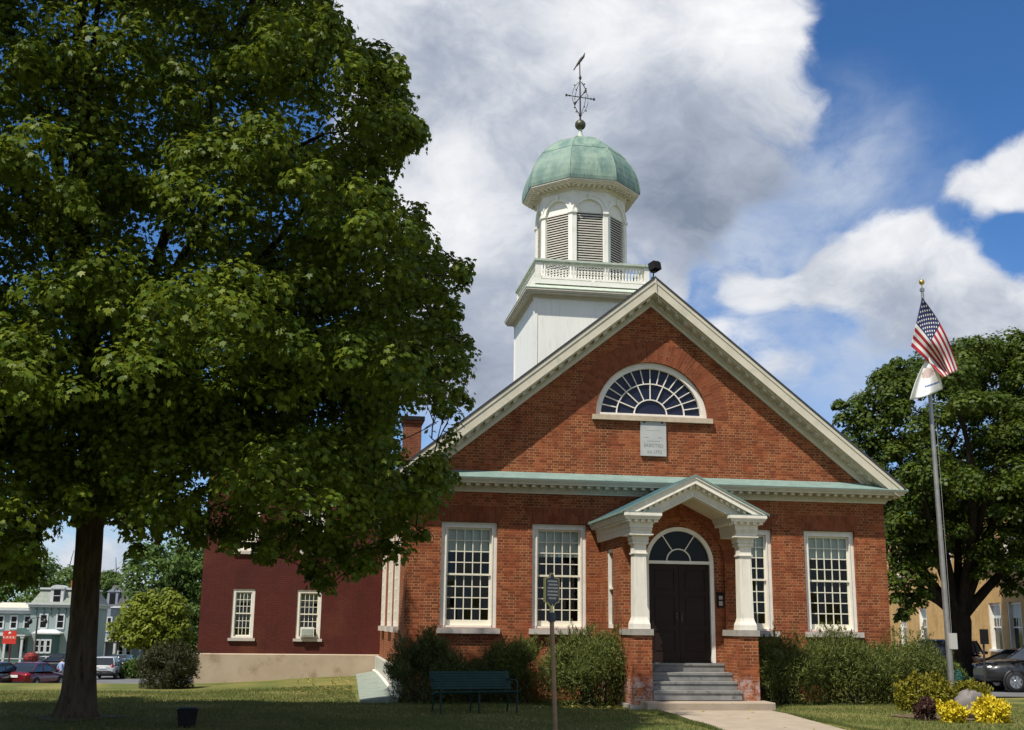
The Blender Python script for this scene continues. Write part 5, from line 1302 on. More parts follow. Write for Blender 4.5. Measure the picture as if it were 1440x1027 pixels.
def build_teal():
    D = 112.0; k = D / FPX                                   # metres per photo pixel there
    o = at_depth(68, 938, D); o[2] = float(ground_z(o[0], o[1])) - .1
    ph = lambda py: (938 - py) * k + (at_depth(68, 938, D)[2] - o[2])
    yaw = -VYAW + R(6)
    B = thing('teal_mansard_house', 'teal clapboard house with grey mansard roof and white dormer', 'house', tuple(o), yaw, local=True)
    wl, wr = (37 - 68) * k, (112 - 68) * k; ze = ph(852.5)
    m = MB(); m.box(wl, wr, 0, 9, -1.5, ze); m.build('wall', teal, B)
    m = MB(); m.box(wl - .45, wr + .45, -.45, 9.4, ze, ze + .16); m.box(wl - .25, wr + .25, -.25, 9.2, ze - .25, ze - .001); m.build('cornice', house_white, B)
    zt = ph(831)
    for i in range(7):
        x = wl + .5 + (wr - wl - 1) * i / 6; b = MB(); b.box(x - .06, x + .06, -.22, -.002, ze - .75, ze - .26); b.box(x - .05, x + .05, -.10, -.001, ze - .95, ze - .751); b.build('bracket', teal_d, B)
    m = MB(); m.loft([[(wl - .1, -.1, ze + .161), (wr + .1, -.1, ze + .161), (wr + .1, 9, ze + .161), (wl - .1, 9, ze + .161)], [(wl + .7, .75, zt), (wr - .7, .75, zt), (wr - .7, 8.3, zt), (wl + .7, 8.3, zt)]]); rf = m.build('mansard_roof', mansard_m, B)
    m = MB(); m.box(wl + .5, wr - .5, .5, 8.5, zt, zt + .18); m.build('roof_edge', house_white, B)
    m = MB(); m.box(.6, 1.6, 3, 3.8, zt + .18, zt + 1.0); m.build('chimney', brick, B)
    # dormer with a rounded hood
    x = (70.5 - 68) * k; m = MB(); m.box(x - .62, x + .62, -.02, 1.6, ze + .16, ze + 1.55); a = arcpts(x, ze + 1.55, .70, .38, 0, math.pi, 12); m.prism(a, -.12, 1.6); dm = m.build('dormer', house_white, B)
    g = MB(); g.box(x - .33, x + .33, -.03, -.021, ze + .30, ze + 1.45); g.build('pane', glass_dark, dm); g = MB(); g.box(x - .33, x + .33, -.05, -.031, ze + .85, ze + .91); g.build('sash', house_white, dm)
    for px in (55.5, 78.5, 101): pane_window(B, (px - 68) * k, ph(884), 8.2 * k, 17 * k)
    # bay with its own roof
    xa, xb = (48 - 68) * k, (80 - 68) * k; zr = ph(893)
    m = MB(); m.prism([(xa + .5, -1.0), (xb - .5, -1.0), (xb, -.002), (xa, -.002)], -1.5, zr, 'z'); bay = m.build('bay', teal_d, B); fix_normals(bay)
    m = MB(); m.loft([[(xa - .15, -1.25, zr), (xb + .3, -1.25, zr), (xb + .3, -.003, zr), (xa - .15, -.003, zr)], [(xa - .15, -1.25, zr + .12), (xb + .3, -1.25, zr + .12), (xb + .3, -.003, zr + .12), (xa - .15, -.003, zr + .12)], [(xa + .4, -.4, zr + .45), (xb - .4, -.4, zr + .45), (xb - .4, -.003, zr + .45), (xa + .4, -.003, zr + .45)]]); m.build('bay_roof', house_white, B)
    for px in (54, 61, 69): pane_window(B, (px - 68) * k, ph(917), 4.2 * k, 15 * k, y=-1.0)
    # low wing on the left with its porch
    wl2 = (-40 - 68) * k; z2 = ph(861)
    m = MB(); m.box(wl2, wl - .01, .6, 9, -1.5, z2); m.build('wing_wall', teal, B)
    m = MB(); m.box(wl2 - .2, wl + .02, .1, 9, z2, z2 + .25); m.box(wl2, wl + .05, .25, .6, z2 - .3, z2 - .001); m.build('wing_cornice', house_white, B)
    m = MB(); m.loft([[(wl2 - .2, .1, z2 + .26), (wl, .1, z2 + .26), (wl, 9, z2 + .26), (wl2 - .2, 9, z2 + .26)], [(wl2 + 1.5, 3.5, z2 + .8), (wl, 3.5, z2 + .8), (wl, 6, z2 + .8), (wl2 + 1.5, 6, z2 + .8)]]); m.build('wing_roof', trim, B)
    for px in (12.5, 31, -6): pane_window(B, (px - 68) * k, ph(885), 7 * k, 15.5 * k, y=.6)
    for px in (6, 28): pane_window(B, (px - 68) * k, ph(917), 6.4 * k, 16 * k, y=.6, trimm=teal_d)
    zp = ph(896); xa, xb = (-10 - 68) * k, (40 - 68) * k
    m = MB(); m.box(xa, xb, -1.9, .59, zp, zp + .25); m.build('porch_roof', house_white, B)
    m = MB(); xc0, xc1 = (21 - 68) * k, (40 - 68) * k; m.prism([(xc0, zp + .251), (xc1, zp + .251), ((xc0 + xc1) / 2, zp + .75)], -1.95, .59); m.build('porch_pediment', teal_d, B)
    for px in (-8, 13, 36): c = MB(); x = (px - 68) * k; c.box(x - .10, x + .10, -1.8, -1.6, .0, zp); c.box(x - .16, x + .16, -1.86, -1.54, zp - .2, zp - .001); c.build('porch_post', house_white, B)
    m = MB(); m.box(xa, xb, -1.75, -1.65, .1, 1.1); m.build('porch_skirt', teal_d, B); m = MB(); m.box(xa, xb, -1.8, -1.6, 1.1, 1.18); m.build('porch_rail', house_white, B)
build_teal()
def build_bluegrey():
    D = 126.0; k = D / FPX; o = at_depth(170, 935, D); o[2] = float(ground_z(o[0], o[1])) - .1
    zz = at_depth(170, 935, D)[2] - o[2]; ph = lambda py: (935 - py) * k + zz
    B = thing('blue_grey_house', 'blue grey clapboard house with dark roof and white porch beyond the street', 'house', tuple(o), -VYAW + R(-8), local=True)
    wl, wr = (138 - 170) * k, (196 - 170) * k; ze = ph(857); zt = ph(825)
    m = MB(); m.box(wl, wr, 0, 10, -1.5, ze); m.build('wall', bluegrey, B)
    m = MB(); m.box(wl - .4, wr + .4, -.4, 10.4, ze, ze + .2); m.build('cornice', house_white, B)
    m = MB(); m.loft([[(wl - .1, -.1, ze + .201), (wr + .1, -.1, ze + .201), (wr + .1, 10, ze + .201), (wl - .1, 10, ze + .201)], [(wl + .4, .8, zt), (wr - .4, .8, zt), (wr - .4, 9, zt), (wl + .4, 9, zt)]]); m.build('roof', roofgrey, B)
    for px in (149, 184): 
        x = (px - 170) * k; m = MB(); m.box(x - .62, x + .62, -.02, 1.2, ze + .2, ze + 1.75); m.prism([(x - .75, ze + 1.75), (x + .75, ze + 1.75), (x, ze + 2.1)], -.1, 1.3); d = m.build('dormer', bluegrey, B); g = MB(); g.box(x - .35, x + .35, -.03, -.021, ze + .4, ze + 1.6); g.build('pane', glass_dark, d)
    m = MB(); xb0, xb1 = (139 - 170) * k, (161 - 170) * k; m.prism([(xb0 + .5, -1), (xb1 - .5, -1), (xb1, -.002), (xb0, -.002)], -1, ph(858), 'z'); bb = m.build('bay', bluegrey, B); fix_normals(bb)
    for px, y in ((145, -1.0), (154, -1.0), (172, 0), (184, 0)): pane_window(B, (px - 170) * k, ph(888), 5 * k, 17 * k, y=y)
    zp = ph(903)
    m = MB(); m.box((136 - 170) * k, (190 - 170) * k, -2.6, -.003 - 1.0, zp, zp + .35); m.box((162 - 170) * k, (190 - 170) * k, -1.0, -.003, zp, zp + .35); m.build('porch_roof', house_white, B)
    for px in (138, 158, 174, 188): c = MB(); x = (px - 170) * k; c.box(x - .13, x + .13, -2.5, -2.24, 0, zp); c.build('porch_post', house_white, B)
    for px in (147, 168, 180): pane_window(B, (px - 170) * k, ph(925), 5.5 * k, 17 * k, y=-1.0 if px < 160 else 0)
build_bluegrey()

# ------------------------------------------------------------------ vehicles
def sup(w, zb, zt, x, n=12, p=3.2, crown=.0):
    """closed superellipse section of half width w between two heights at station x"""
    out = []
    for i in range(n * 2):
        a = 2 * math.pi * i / (n * 2) + math.pi / (2 * n); c, s = math.cos(a), math.sin(a)
        y = w * abs(c) ** (2 / p) * (1 if c >= 0 else -1); z = (zb + zt) / 2 + (zt - zb) / 2 * abs(s) ** (2 / p) * (1 if s >= 0 else -1)
        out.append((x, y, z))
    return out
def make_vehicle(name, label, loc, rz, body_paint, kind='sedan', group=None, lower=None):
    """nose points along +x in its own frame; length about 4.6 m"""
    V = thing(name, label, 'car', loc, rz, group, local=True)
    if kind == 'sedan':
        st = [(2.30, .60, .32, .60), (2.22, .76, .24, .70), (1.9, .86, .20, .80), (1.2, .89, .19, .90), (.6, .90, .19, .95), (-.6, .90, .19, .97), (-1.4, .90, .20, 1.0), (-1.95, .87, .22, 1.0), (-2.22, .80, .28, .97), (-2.32, .64, .40, .88)]
        cab = [((1.05, .80, .94), (-1.85, .80, .98)), ((.40, .73, 1.25), (-1.35, .73, 1.26)), ((.08, .64, 1.41), (-.95, .64, 1.42)), ((-.10, .50, 1.455), (-.80, .50, 1.455))]
        wx, wr, zr = (1.38, -1.38), .32, 1.455
    else:
        st = [(2.25, .66, .42, .80), (2.15, .82, .34, .96), (1.8, .90, .30, 1.06), (1.1, .92, .28, 1.12), (.4, .93, .28, 1.14), (-1.2, .93, .28, 1.16), (-1.9, .92, .30, 1.16), (-2.2, .88, .36, 1.14), (-2.28, .76, .45, 1.05)]
        cab = [((.95, .84, 1.10), (-2.22, .84, 1.12)), ((.45, .78, 1.45), (-2.14, .78, 1.45)), ((.15, .71, 1.68), (-2.02, .71, 1.68)), ((-.05, .58, 1.74), (-1.9, .58, 1.74))]
        wx, wr, zr = (1.35, -1.35), .36, 1.74
    m = MB(); m.loft([sup(w, a, b, x) for x, w, a, b in st], True, 0, True)
    # roof skin and pillars in body colour
    (f3, b3), (f2, b2) = cab[3], cab[2]
    ring = lambda q: [(q[0][0], -q[0][1], q[0][2]), (q[0][0], q[0][1], q[0][2]), (q[1][0], q[1][1], q[1][2]), (q[1][0], -q[1][1], q[1][2])]
    def lift(r, d): return [(x, y * (1 + d), z + d) for x, y, z in r]
    m.loft([lift(ring(cab[2]), .004), lift(ring(cab[3]), .006)], True, 0)
    body = m.build('body', body_paint, V); fix_normals(body)
    g = MB(); g.loft([ring(c) for c in cab[:3]], False, 0); g.build('glasshouse', car_glass, V)
    p = MB()
    for s in (-1, 1):
        for e in (0, 1):
            pts = [(c[e][0], s * (c[e][1] + .004), c[e][2]) for c in cab[:3]]; p.tube(pts, .035, 6)
        xm = (cab[0][0][0] + cab[0][1][0]) / 2 - .1; p.tube([(xm, s * (cab[0][0][1] + .006), cab[0][0][2]), (xm - .02, s * (cab[1][0][1] + .004), cab[1][0][2]), (xm - .05, s * (cab[2][0][1] + .002), cab[2][0][2])], .032, 6)
        if kind != 'sedan': xq = cab[0][1][0] + .75; p.tube([(xq, s * (cab[0][0][1] + .006), cab[0][0][2]), (xq - .02, s * (cab[1][0][1] + .004), cab[1][0][2]), (xq - .02, s * (cab[2][0][1] + .002), cab[2][0][2])], .032, 6)
    p.build('pillar', body_paint, V)
    if lower is not None:
        q = MB(); q.loft([sup(w + .012, a - .02, a + .26, x) for x, w, a, b in st], True, 0, True); q.build('lower_cladding', lower, V)
    for x in wx:
        for s in (-1, 1):
            a = MB(); a.lathe([(wr + .07, -.02), (wr + .07, .045), (wr + .02, .05)], (0, 0, 0), 22, cap=False)
            w_ = st[3][1]
            a.v = [(x + px, s * (w_ - .03 + pz), wr + py) for (px, py, pz) in a.v]; a.build('wheel_arch', black_trim, V)
            t = MB(); t.lathe([(wr * .62, -.11), (wr * .93, -.11), (wr, -.07), (wr, .07), (wr * .93, .11), (wr * .62, .11)], (0, 0, 0), 24, cap=False)
            t.v = [(x + px, s * (w_ - .065 + pz), wr + py) for (px, py, pz) in t.v]; wl = t.build('wheel', rubber, V)
            r = MB(); r.lathe([(.04, .095), (.07, .10), (.075, .07)], (0, 0, 0), 12); r.lathe([(wr * .57, .10), (wr * .64, .105), (wr * .64, .04)], (0, 0, 0), 24, cap=False); r.lathe([(.01, .05), (wr * .63, .05)], (0, 0, 0), 24, cap=False)
            for k in range(7): a_ = k * 2 * math.pi / 7; r.cbox((math.cos(a_) * wr * .33, math.sin(a_) * wr * .33, .085), wr * .29, .028, .012, a_)
            r.v = [(x + px, s * (w_ - .065 + pz), wr + py) for (px, py, pz) in r.v]; r.build('rim', rim_m, wl)
    xf, xr = st[0][0], st[-1][0]; zf, zr_ = st[1][3] - .12, st[-2][3] - .16
    for s in (-1, 1):
        h = MB(); h.ball((st[1][0] - .06, s * .64, zf), .13, 10, 8, sc=(.9, 1.1, .5)); h.build('headlight', lampclear, V)
        h = MB(); h.ball((st[-2][0] + .03, s * .66, zr_), .15, 10, 8, sc=(.75, 1.1, .7 if kind == 'sedan' else 1.3)); h.build('tail_light', lampred, V)
        h = MB(); h.ball((cab[0][0][0] - .25, s * (st[4][1] + .08), cab[0][0][2] + .07), .10, 10, 8, sc=(.6, .9, .75)); h.build('wing_mirror', body_paint, V)
        for x in (.75, -.35):
            h = MB(); h.box(x - .42, x - .28, s * (st[4][1] + .012) - .012, s * (st[4][1] + .012) + .012, st[4][3] - .16, st[4][3] - .125); h.build('door_handle', body_paint, V)
    h = MB(); h.box(xr - .035, xr + .02, -.26, .26, zr_ - .12, zr_ + .02); h.build('number_plate', plate_m, V)
    h = MB(); h.box(xr - .03, xr + .25, -.62, .62, st[-1][2] - .02, st[-1][2] + .10); h.build('rear_bumper', black_trim, V); h = MB(); h.box(xf - .25, xf + .02, -.52, .52, st[0][2], st[0][2] + .12); h.build('bumper_grille', black_trim, V)
    return V
def on_ground(px, py, D):
    p = at_depth(px, py, D); return (float(p[0]), float(p[1]), float(ground_z(p[0], p[1])) + .03)
def face(px, py, toward):                                    # heading so that the vehicle's nose points toward `toward` degrees from straight away from the camera
    r = ray(px, py); return math.atan2(r[1], r[0]) - R(toward)
red_p = paint('dark red car paint', (.17, .010, .016)); gre_p = paint('dark grey car paint', (.020, .021, .023), .4); wht_p = paint('silver white car paint', (.58, .59, .60)); blk_p = paint('black car paint', (.012, .012, .014)); blu_p = paint('navy car paint', (.02, .035, .09)); mar_p = paint('maroon car paint', (.12, .01, .018)); dgr_p = paint('charcoal car paint', (.03, .034, .037)); lbl_p = paint('pale blue car paint', (.30, .36, .45)); grn_p = paint('dark green car paint', (.02, .045, .035))
make_vehicle('parked_car', 'dark red sedan seen from behind, parked by the lawn left of the maple trunk', on_ground(48, 957, 66), face(48, 957, 28), red_p)
make_vehicle('parked_car', 'charcoal car cut off by the left edge of the picture beside the red sedan', on_ground(-6, 959, 64), face(-6, 959, 28), dgr_p)
make_vehicle('parked_car', 'maroon car partly hidden behind the charcoal car under the red banner', on_ground(-2, 950, 76), face(-2, 950, 35), mar_p)
make_vehicle('utility_vehicle', 'silver white utility vehicle with black lower body seen from behind on the street', on_ground(151, 951, 93), face(151, 951, 10), wht_p, 'suv', lower=black_trim)
make_vehicle('parked_car', 'dark green car just right of the white utility vehicle', on_ground(171, 948, 100), face(171, 948, 12), grn_p, 'suv')
make_vehicle('parked_car', 'pale blue car with red tail lights behind the bush by the annex', on_ground(184, 948, 98), face(184, 948, 20), lbl_p)
make_vehicle('parked_car', 'navy car parked between the pale blue car and the bush', on_ground(200, 947, 96), face(200, 947, 40), blu_p)
make_vehicle('parked_car', 'white car parked across the street below the bay of the teal house', on_ground(58, 934, 103), face(58, 934, -75), wht_p)
make_vehicle('parked_car', 'black utility vehicle parked across the street beside the white car', on_ground(77, 935, 101), face(77, 935, -80), blk_p, 'suv')
make_vehicle('parked_car', 'dark grey car in the shade, cut off by the right edge of the picture', on_ground(1470, 975, 41.0), face(1470, 975, -112), gre_p, 'suv')
make_vehicle('parked_car', 'black car whose roof and glass show behind the dark grey car', on_ground(1428, 962, 44.5), face(1428, 962, -80), blk_p)
make_vehicle('parked_car', 'red car almost hidden behind the trunk of the big right tree', on_ground(1352, 948, 52), face(1352, 948, 10), red_p, 'suv')
make_vehicle('parked_car', 'navy vehicle partly visible over the shrubs left of the flagpole', on_ground(1330, 942, 50), face(1330, 942, 8), blu_p, 'suv')

# ------------------------------------------------------------------ street furniture on the far left
def build_lamp():
    D = 88; p = at_depth(46, 940, D); z0 = float(ground_z(p[0], p[1])); k = D / FPX
    L = thing('street_lamp', 'black street lamp with a double bracket in front of the teal house', 'street lamp', (p[0], p[1], z0))
    zt = at_depth(46, 868, D)[2]
    m = MB(); m.tube([(p[0], p[1], z0), (p[0], p[1], z0 + .8), (p[0], p[1], z0 + .81), (p[0], p[1], zt)], [.16, .13, .085, .06], 10); m.build('post', iron, L)
    m = MB(); m.tube([(p[0] - .55, p[1], zt - .15), (p[0], p[1], zt), (p[0] + .55, p[1], zt - .15)], .03, 6); m.build('bracket', iron, L)
    for s in (-1, 1): m = MB(); m.lathe([(.04, .0), (.17, -.12), (.20, -.3), (.10, -.42), (.02, -.45)], (p[0] + s * .55, p[1], zt - .1), 10); m.build('lamp_shade', black_trim, L)
    q = at_depth(44, 925, D - 4); zq = float(ground_z(q[0], q[1]))
    F = thing('flower_planter', 'planter overflowing with red and pink flowers in front of the street lamp', 'planter', (q[0], q[1], zq))
    zc = q[2]
    m = MB(); m.tube([(q[0], q[1], zq), (q[0], q[1], zc - .35)], .05, 6); m.lathe([(.18, -.45), (.40, -.3), (.48, -.1), (.46, -.08)], (q[0], q[1], zc), 12); m.build('basket', black_trim, F)
    d = norm(RNG.normal(size=(1500, 3))); C = np.array([q[0], q[1], zc]) + d * np.array([.55, .55, .42]) * (RNG.random(1500)[:, None] ** .3)
    leaves_obj('flowers', petal_red, C, d, .13, OVAL, F)
build_lamp()
def build_banner():
    D = 80; p = at_depth(9, 940, D); z0 = float(ground_z(p[0], p[1])); k = D / FPX; a = at_depth(9, 896.5, D)
    B = thing('banner_sign', 'red banner sign with pale writing on a dark red post at the left edge', 'sign', (p[0], p[1], z0), -VYAW, local=True)
    zc = a[2] - z0; w, h = 9.6 * k, 9 * k
    m = MB(); m.tube([(.1, .05, 0), (.1, .05, zc + h)], .06, 8); m.build('post', paint('dark red post', (.10, .012, .014), .5), B)
    redb = pm('red banner', (.52, .030, .012), (.46, .025, .012), 2, .6); pal = pm('pale banner print', (.62, .50, .40), None, rough=.6)
    m = MB(); m.box(-w, w, -.03, .0, zc - h, zc + h); pn = m.build('panel', redb, B)
    t = MB(); t.box(-w * .94, w * .94, -.034, -.031, zc - h * .14, zc + h * .16); t.build('pale_band', pal, pn)
    t = MB(); x = -w * .8
    while x < w * .75: 
        l = RNG.uniform(.08, .2); t.box(x, x + l, -.037, -.0345, zc - .03, zc + .06); t.box(x, x + l, -.034, -.031, zc - h * .48, zc - h * .42); x += l + .07
    t.build('lettering', redb, pn); t = MB(); t.lathe([(.02, -.002), (.10, -.002), (.10, .002)], (0, 0, 0), 14); t.v = [(px, -.033 + pz, zc + h * .62 + py) for px, py, pz in t.v]; t.build('emblem', pal, pn)
build_banner()

# ------------------------------------------------------------------ a passer-by, half hidden by the maple trunk
def build_person():
    D = 74; p = at_depth(84.5, 957, D); z0 = float(ground_z(p[0], p[1]))
    Pn = thing('person', 'person in a pale blue top and dark trousers walking behind the maple trunk', 'person', (p[0], p[1], z0), -VYAW + R(60), local=True)
    J = {'pel': (0, 0, .92, .15), 'ch': (.02, 0, 1.22, .16), 'sh': (.02, 0, 1.40, .13), 'nk': (.03, 0, 1.50, .06), 'hd': (.05, 0, 1.60, .095), 'top': (.045, 0, 1.70, .07),
         'la': (.0, .20, 1.38, .065), 'le': (-.10, .26, 1.12, .05), 'lw': (.02, .26, .90, .038), 'lh': (.06, .25, .81, .034), 'ra': (.0, -.20, 1.38, .065), 're': (.06, -.26, 1.13, .05), 'rw': (.26, -.22, 1.05, .038), 'rh': (.34, -.21, 1.05, .034),
         'lh1': (.0, .10, .86, .105), 'lk': (.12, .10, .49, .07), 'lf': (.05, .10, .08, .05), 'lt': (.22, .11, .05, .04), 'rh1': (.0, -.10, .86, .105), 'rk': (-.02, -.10, .48, .07), 'rf': (-.26, -.10, .10, .05), 'rt': (-.10, -.10, .04, .04)}
    ed = [('pel', 'ch'), ('ch', 'sh'), ('sh', 'nk'), ('nk', 'hd'), ('hd', 'top'), ('sh', 'la'), ('la', 'le'), ('le', 'lw'), ('lw', 'lh'), ('sh', 'ra'), ('ra', 're'), ('re', 'rw'), ('rw', 'rh'), ('pel', 'lh1'), ('lh1', 'lk'), ('lk', 'lf'), ('lf', 'lt'), ('pel', 'rh1'), ('rh1', 'rk'), ('rk', 'rf'), ('rf', 'rt')]
    ks = list(J); me = bpy.data.meshes.new('body'); me.from_pydata([J[k][:3] for k in ks], [(ks.index(a), ks.index(b)) for a, b in ed], [])
    o = bpy.data.objects.new('tmp', me); COL.objects.link(o); sk = o.modifiers.new('s', 'SKIN'); sb = o.modifiers.new('u', 'SUBSURF'); sb.levels = 2
    for i, k in enumerate(ks): v = me.skin_vertices[0].data[i]; v.radius = (J[k][3], J[k][3]); v.use_root = (k == 'pel')
    dg = bpy.context.evaluated_depsgraph_get(); m2 = bpy.data.meshes.new_from_object(o.evaluated_get(dg)); bpy.data.objects.remove(o, do_unlink=True)
    m2.materials.clear()
    shirt = pm('pale blue cloth', (.26, .34, .48), (.22, .30, .44), 5, .8); jeans = pm('dark blue cloth', (.03, .045, .075), None, rough=.8); shoe = pm('dark shoe', (.02, .02, .02), None, rough=.6); hair = pm('brown hair', (.03, .02, .013), None, rough=.7)
    for m in (shirt, jeans, shoe, skin_m, hair): m2.materials.append(m)
    for f in m2.polygons:
        c = f.center; f.use_smooth = True
        f.material_index = 3 if (c.z > 1.47 or (abs(c.y) > .17 and (c.z < .98 or c.x > .2))) and c.z > .75 else (2 if c.z < .11 else (1 if c.z < .93 and abs(c.y) < .2 else 0))
        if c.z > 1.66 or (c.z > 1.54 and c.x < .02): f.material_index = 4
    ob = bpy.data.objects.new('body', m2); COL.objects.link(ob); ob.parent = Pn; ORG[ob.name] = (0, 0, 0)
build_person()

# ------------------------------------------------------------------ lawn furniture
def bench(label, loc, rz, mat, L=1.76):
    B = thing('park_bench', label, 'bench', loc, rz, 'green slatted park benches', local=True)
    # sits facing -y
    m = MB()
    for i in range(6): y = -.24 + i * .085; m.box(-L / 2, L / 2, y, y + .062, .425 - .012 * i, .450 - .012 * i)
    m.build('seat', mat, B)
    m = MB()
    for i in range(7): z = .46 + i * .050; y = .245 + .030 * i; m.cbox((0, y, z + .02), L / 2, .011, .025, 0, tilt=(R(-26), 'X'))
    m.build('backrest', mat, B)
    for x in (-L / 2 + .05, 0, L / 2 - .05):
        f = MB(); r = .019
        f.tube([(x, -.23, 0), (x, -.24, .30), (x, -.22, .40), (x, .0, .395), (x, .24, .365), (x, .30, .50), (x, .45, .83)], r, 6); f.tube([(x, .34, 0), (x, .27, .20), (x, .22, .37)], r, 6)
        f.build('frame', mat, B)
    for x in (-L / 2 + .05, L / 2 - .05):
        f = MB(); f.tube([(x, -.23, .40), (x, -.25, .60), (x, -.18, .65), (x, .10, .64), (x, .36, .66)], .017, 6); f.build('armrest', mat, B)
    return B
a, b = at_z(612, 1005, 0.), at_z(725, 1003, 0.)
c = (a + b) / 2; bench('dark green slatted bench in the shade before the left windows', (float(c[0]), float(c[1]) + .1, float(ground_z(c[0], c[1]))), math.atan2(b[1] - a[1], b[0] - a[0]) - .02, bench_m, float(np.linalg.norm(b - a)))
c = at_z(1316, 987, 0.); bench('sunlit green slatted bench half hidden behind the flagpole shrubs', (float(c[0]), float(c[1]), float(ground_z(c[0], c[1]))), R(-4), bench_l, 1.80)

def build_marker():
    D = 22.5; q = at_depth(781, 1040, D); z0 = float(ground_z(q[0], q[1])); b = at_z(781.5, 1033, 0.)
    x, y = b[0], b[1]; k = (np.array([x, y, 1.5]) - CAM_POS) @ CF / FPX
    S = thing('historical_marker', 'dark blue marker sign with pale yellow border on a brown post', 'sign', (x, y, 0), 0)
    def Z(py): return float(at_depth(778, py, k * FPX)[2])
    lean = (775.5 - 781.5) / (1033 - 870) * .4
    zt = Z(874)
    xt = at_depth(777, 874, k * FPX)[0]
    m = MB(); m.tube([(x, y, -.1), (xt, y, zt)], .038, 10); m.build('post', post_brown, S)
    m = MB(); m.tube([(xt, y, zt - .01), (xt - .005, y, Z(861.5))], .062, 12); m.build('collar', sign_blue, S)
    zp0, zp1 = Z(848.5), Z(812.5); xc = xt - .01; ca = R(38)
    def loc(u, v, z): return (xc + u * math.cos(ca) - v * math.sin(ca), y + u * math.sin(ca) + v * math.cos(ca), z)
    m = MB(); m.tube([(xt - .004, y, Z(862)), (xc, y, zp0 - .01)], [.035, .028], 8); m.build('neck', sign_yel, S)
    w = .185
    def slab(m, pts, v0, v1): 
        n = len(pts); vs = [loc(u, v0, z) for u, z in pts] + [loc(u, v1, z) for u, z in pts]
        m.add(vs, [list(range(n)), list(range(2 * n - 1, n - 1, -1))] + [(i, i + n, (i + 1) % n + n, (i + 1) % n) for i in range(n)])
    out = [(-w, zp0 + .02), (-w * .55, zp0), (-w * .3, zp0 - .05), (w * .3, zp0 - .05), (w * .55, zp0), (w, zp0 + .02), (w, zp1), (w * .3, zp1 + .015), (.14 * w, zp1 + .085), (-.14 * w, zp1 + .085), (-w * .3, zp1 + .015), (-w, zp1)]
    m = MB(); slab(m, out, -.018, .018); o = m.build('rim', sign_yel, S); fix_normals(o)
    ins = [(u * .88, (z - (zp0 + zp1) / 2) * .95 + (zp0 + zp1) / 2) for u, z in out]
    m = MB(); slab(m, ins, -.026, -.0185); slab(m, ins, .0185, .026); pn = m.build('panel', sign_blue, S); fix_normals(pn)
    m = MB(); h = (zp1 - zp0)
    for r in range(6):
        z = zp1 - h * (.16 + .135 * r); u = -w * .68 + (.03 if r in (1, 5) else 0)
        while u < w * (.68 - (.25 if r == 5 else 0)):
            l = RNG.uniform(.018, .03); slab(m, [(u, z), (u + l * .7, z), (u + l * .7, z + h * .07), (u, z + h * .07)], -.0285, -.0265); u += l * 1.15
    o = m.build('lettering', pm('pale lettering', (.55, .53, .46), None, rough=.5), pn); fix_normals(o)
build_marker()
def build_ground_box():
    p = at_z(257, 1027, 0.); x, y = p[0], p[1] + .55
    B = thing('lawn_flood_lamp', 'low dark square lamp housing on the shaded lawn right of the maple', 'lamp', (x, y, 0), R(6), local=True)
    m = MB(); k8 = .82; m.loft([[(a * .14, b * .14, z) for a, b in ((-1, -1), (1, -1), (1, 1), (-1, 1))] for z in (0, .02)] , True); m.loft([[(a * h, b * h, z) for a, b in ((-1, -1), (1, -1), (1, 1), (-1, 1))] for h, z in ((.138, .02), (.165, .26), (.168, .27))], True); m.build('housing', dark_box, B)
    m = MB(); m.loft([[(a * h, b * h, z) for a, b in ((-1, -1), (1, -1), (1, 1), (-1, 1))] for h, z in ((.178, .272), (.178, .29), (.14, .315))], True); m.build('hood', dark_box, B)
build_ground_box()
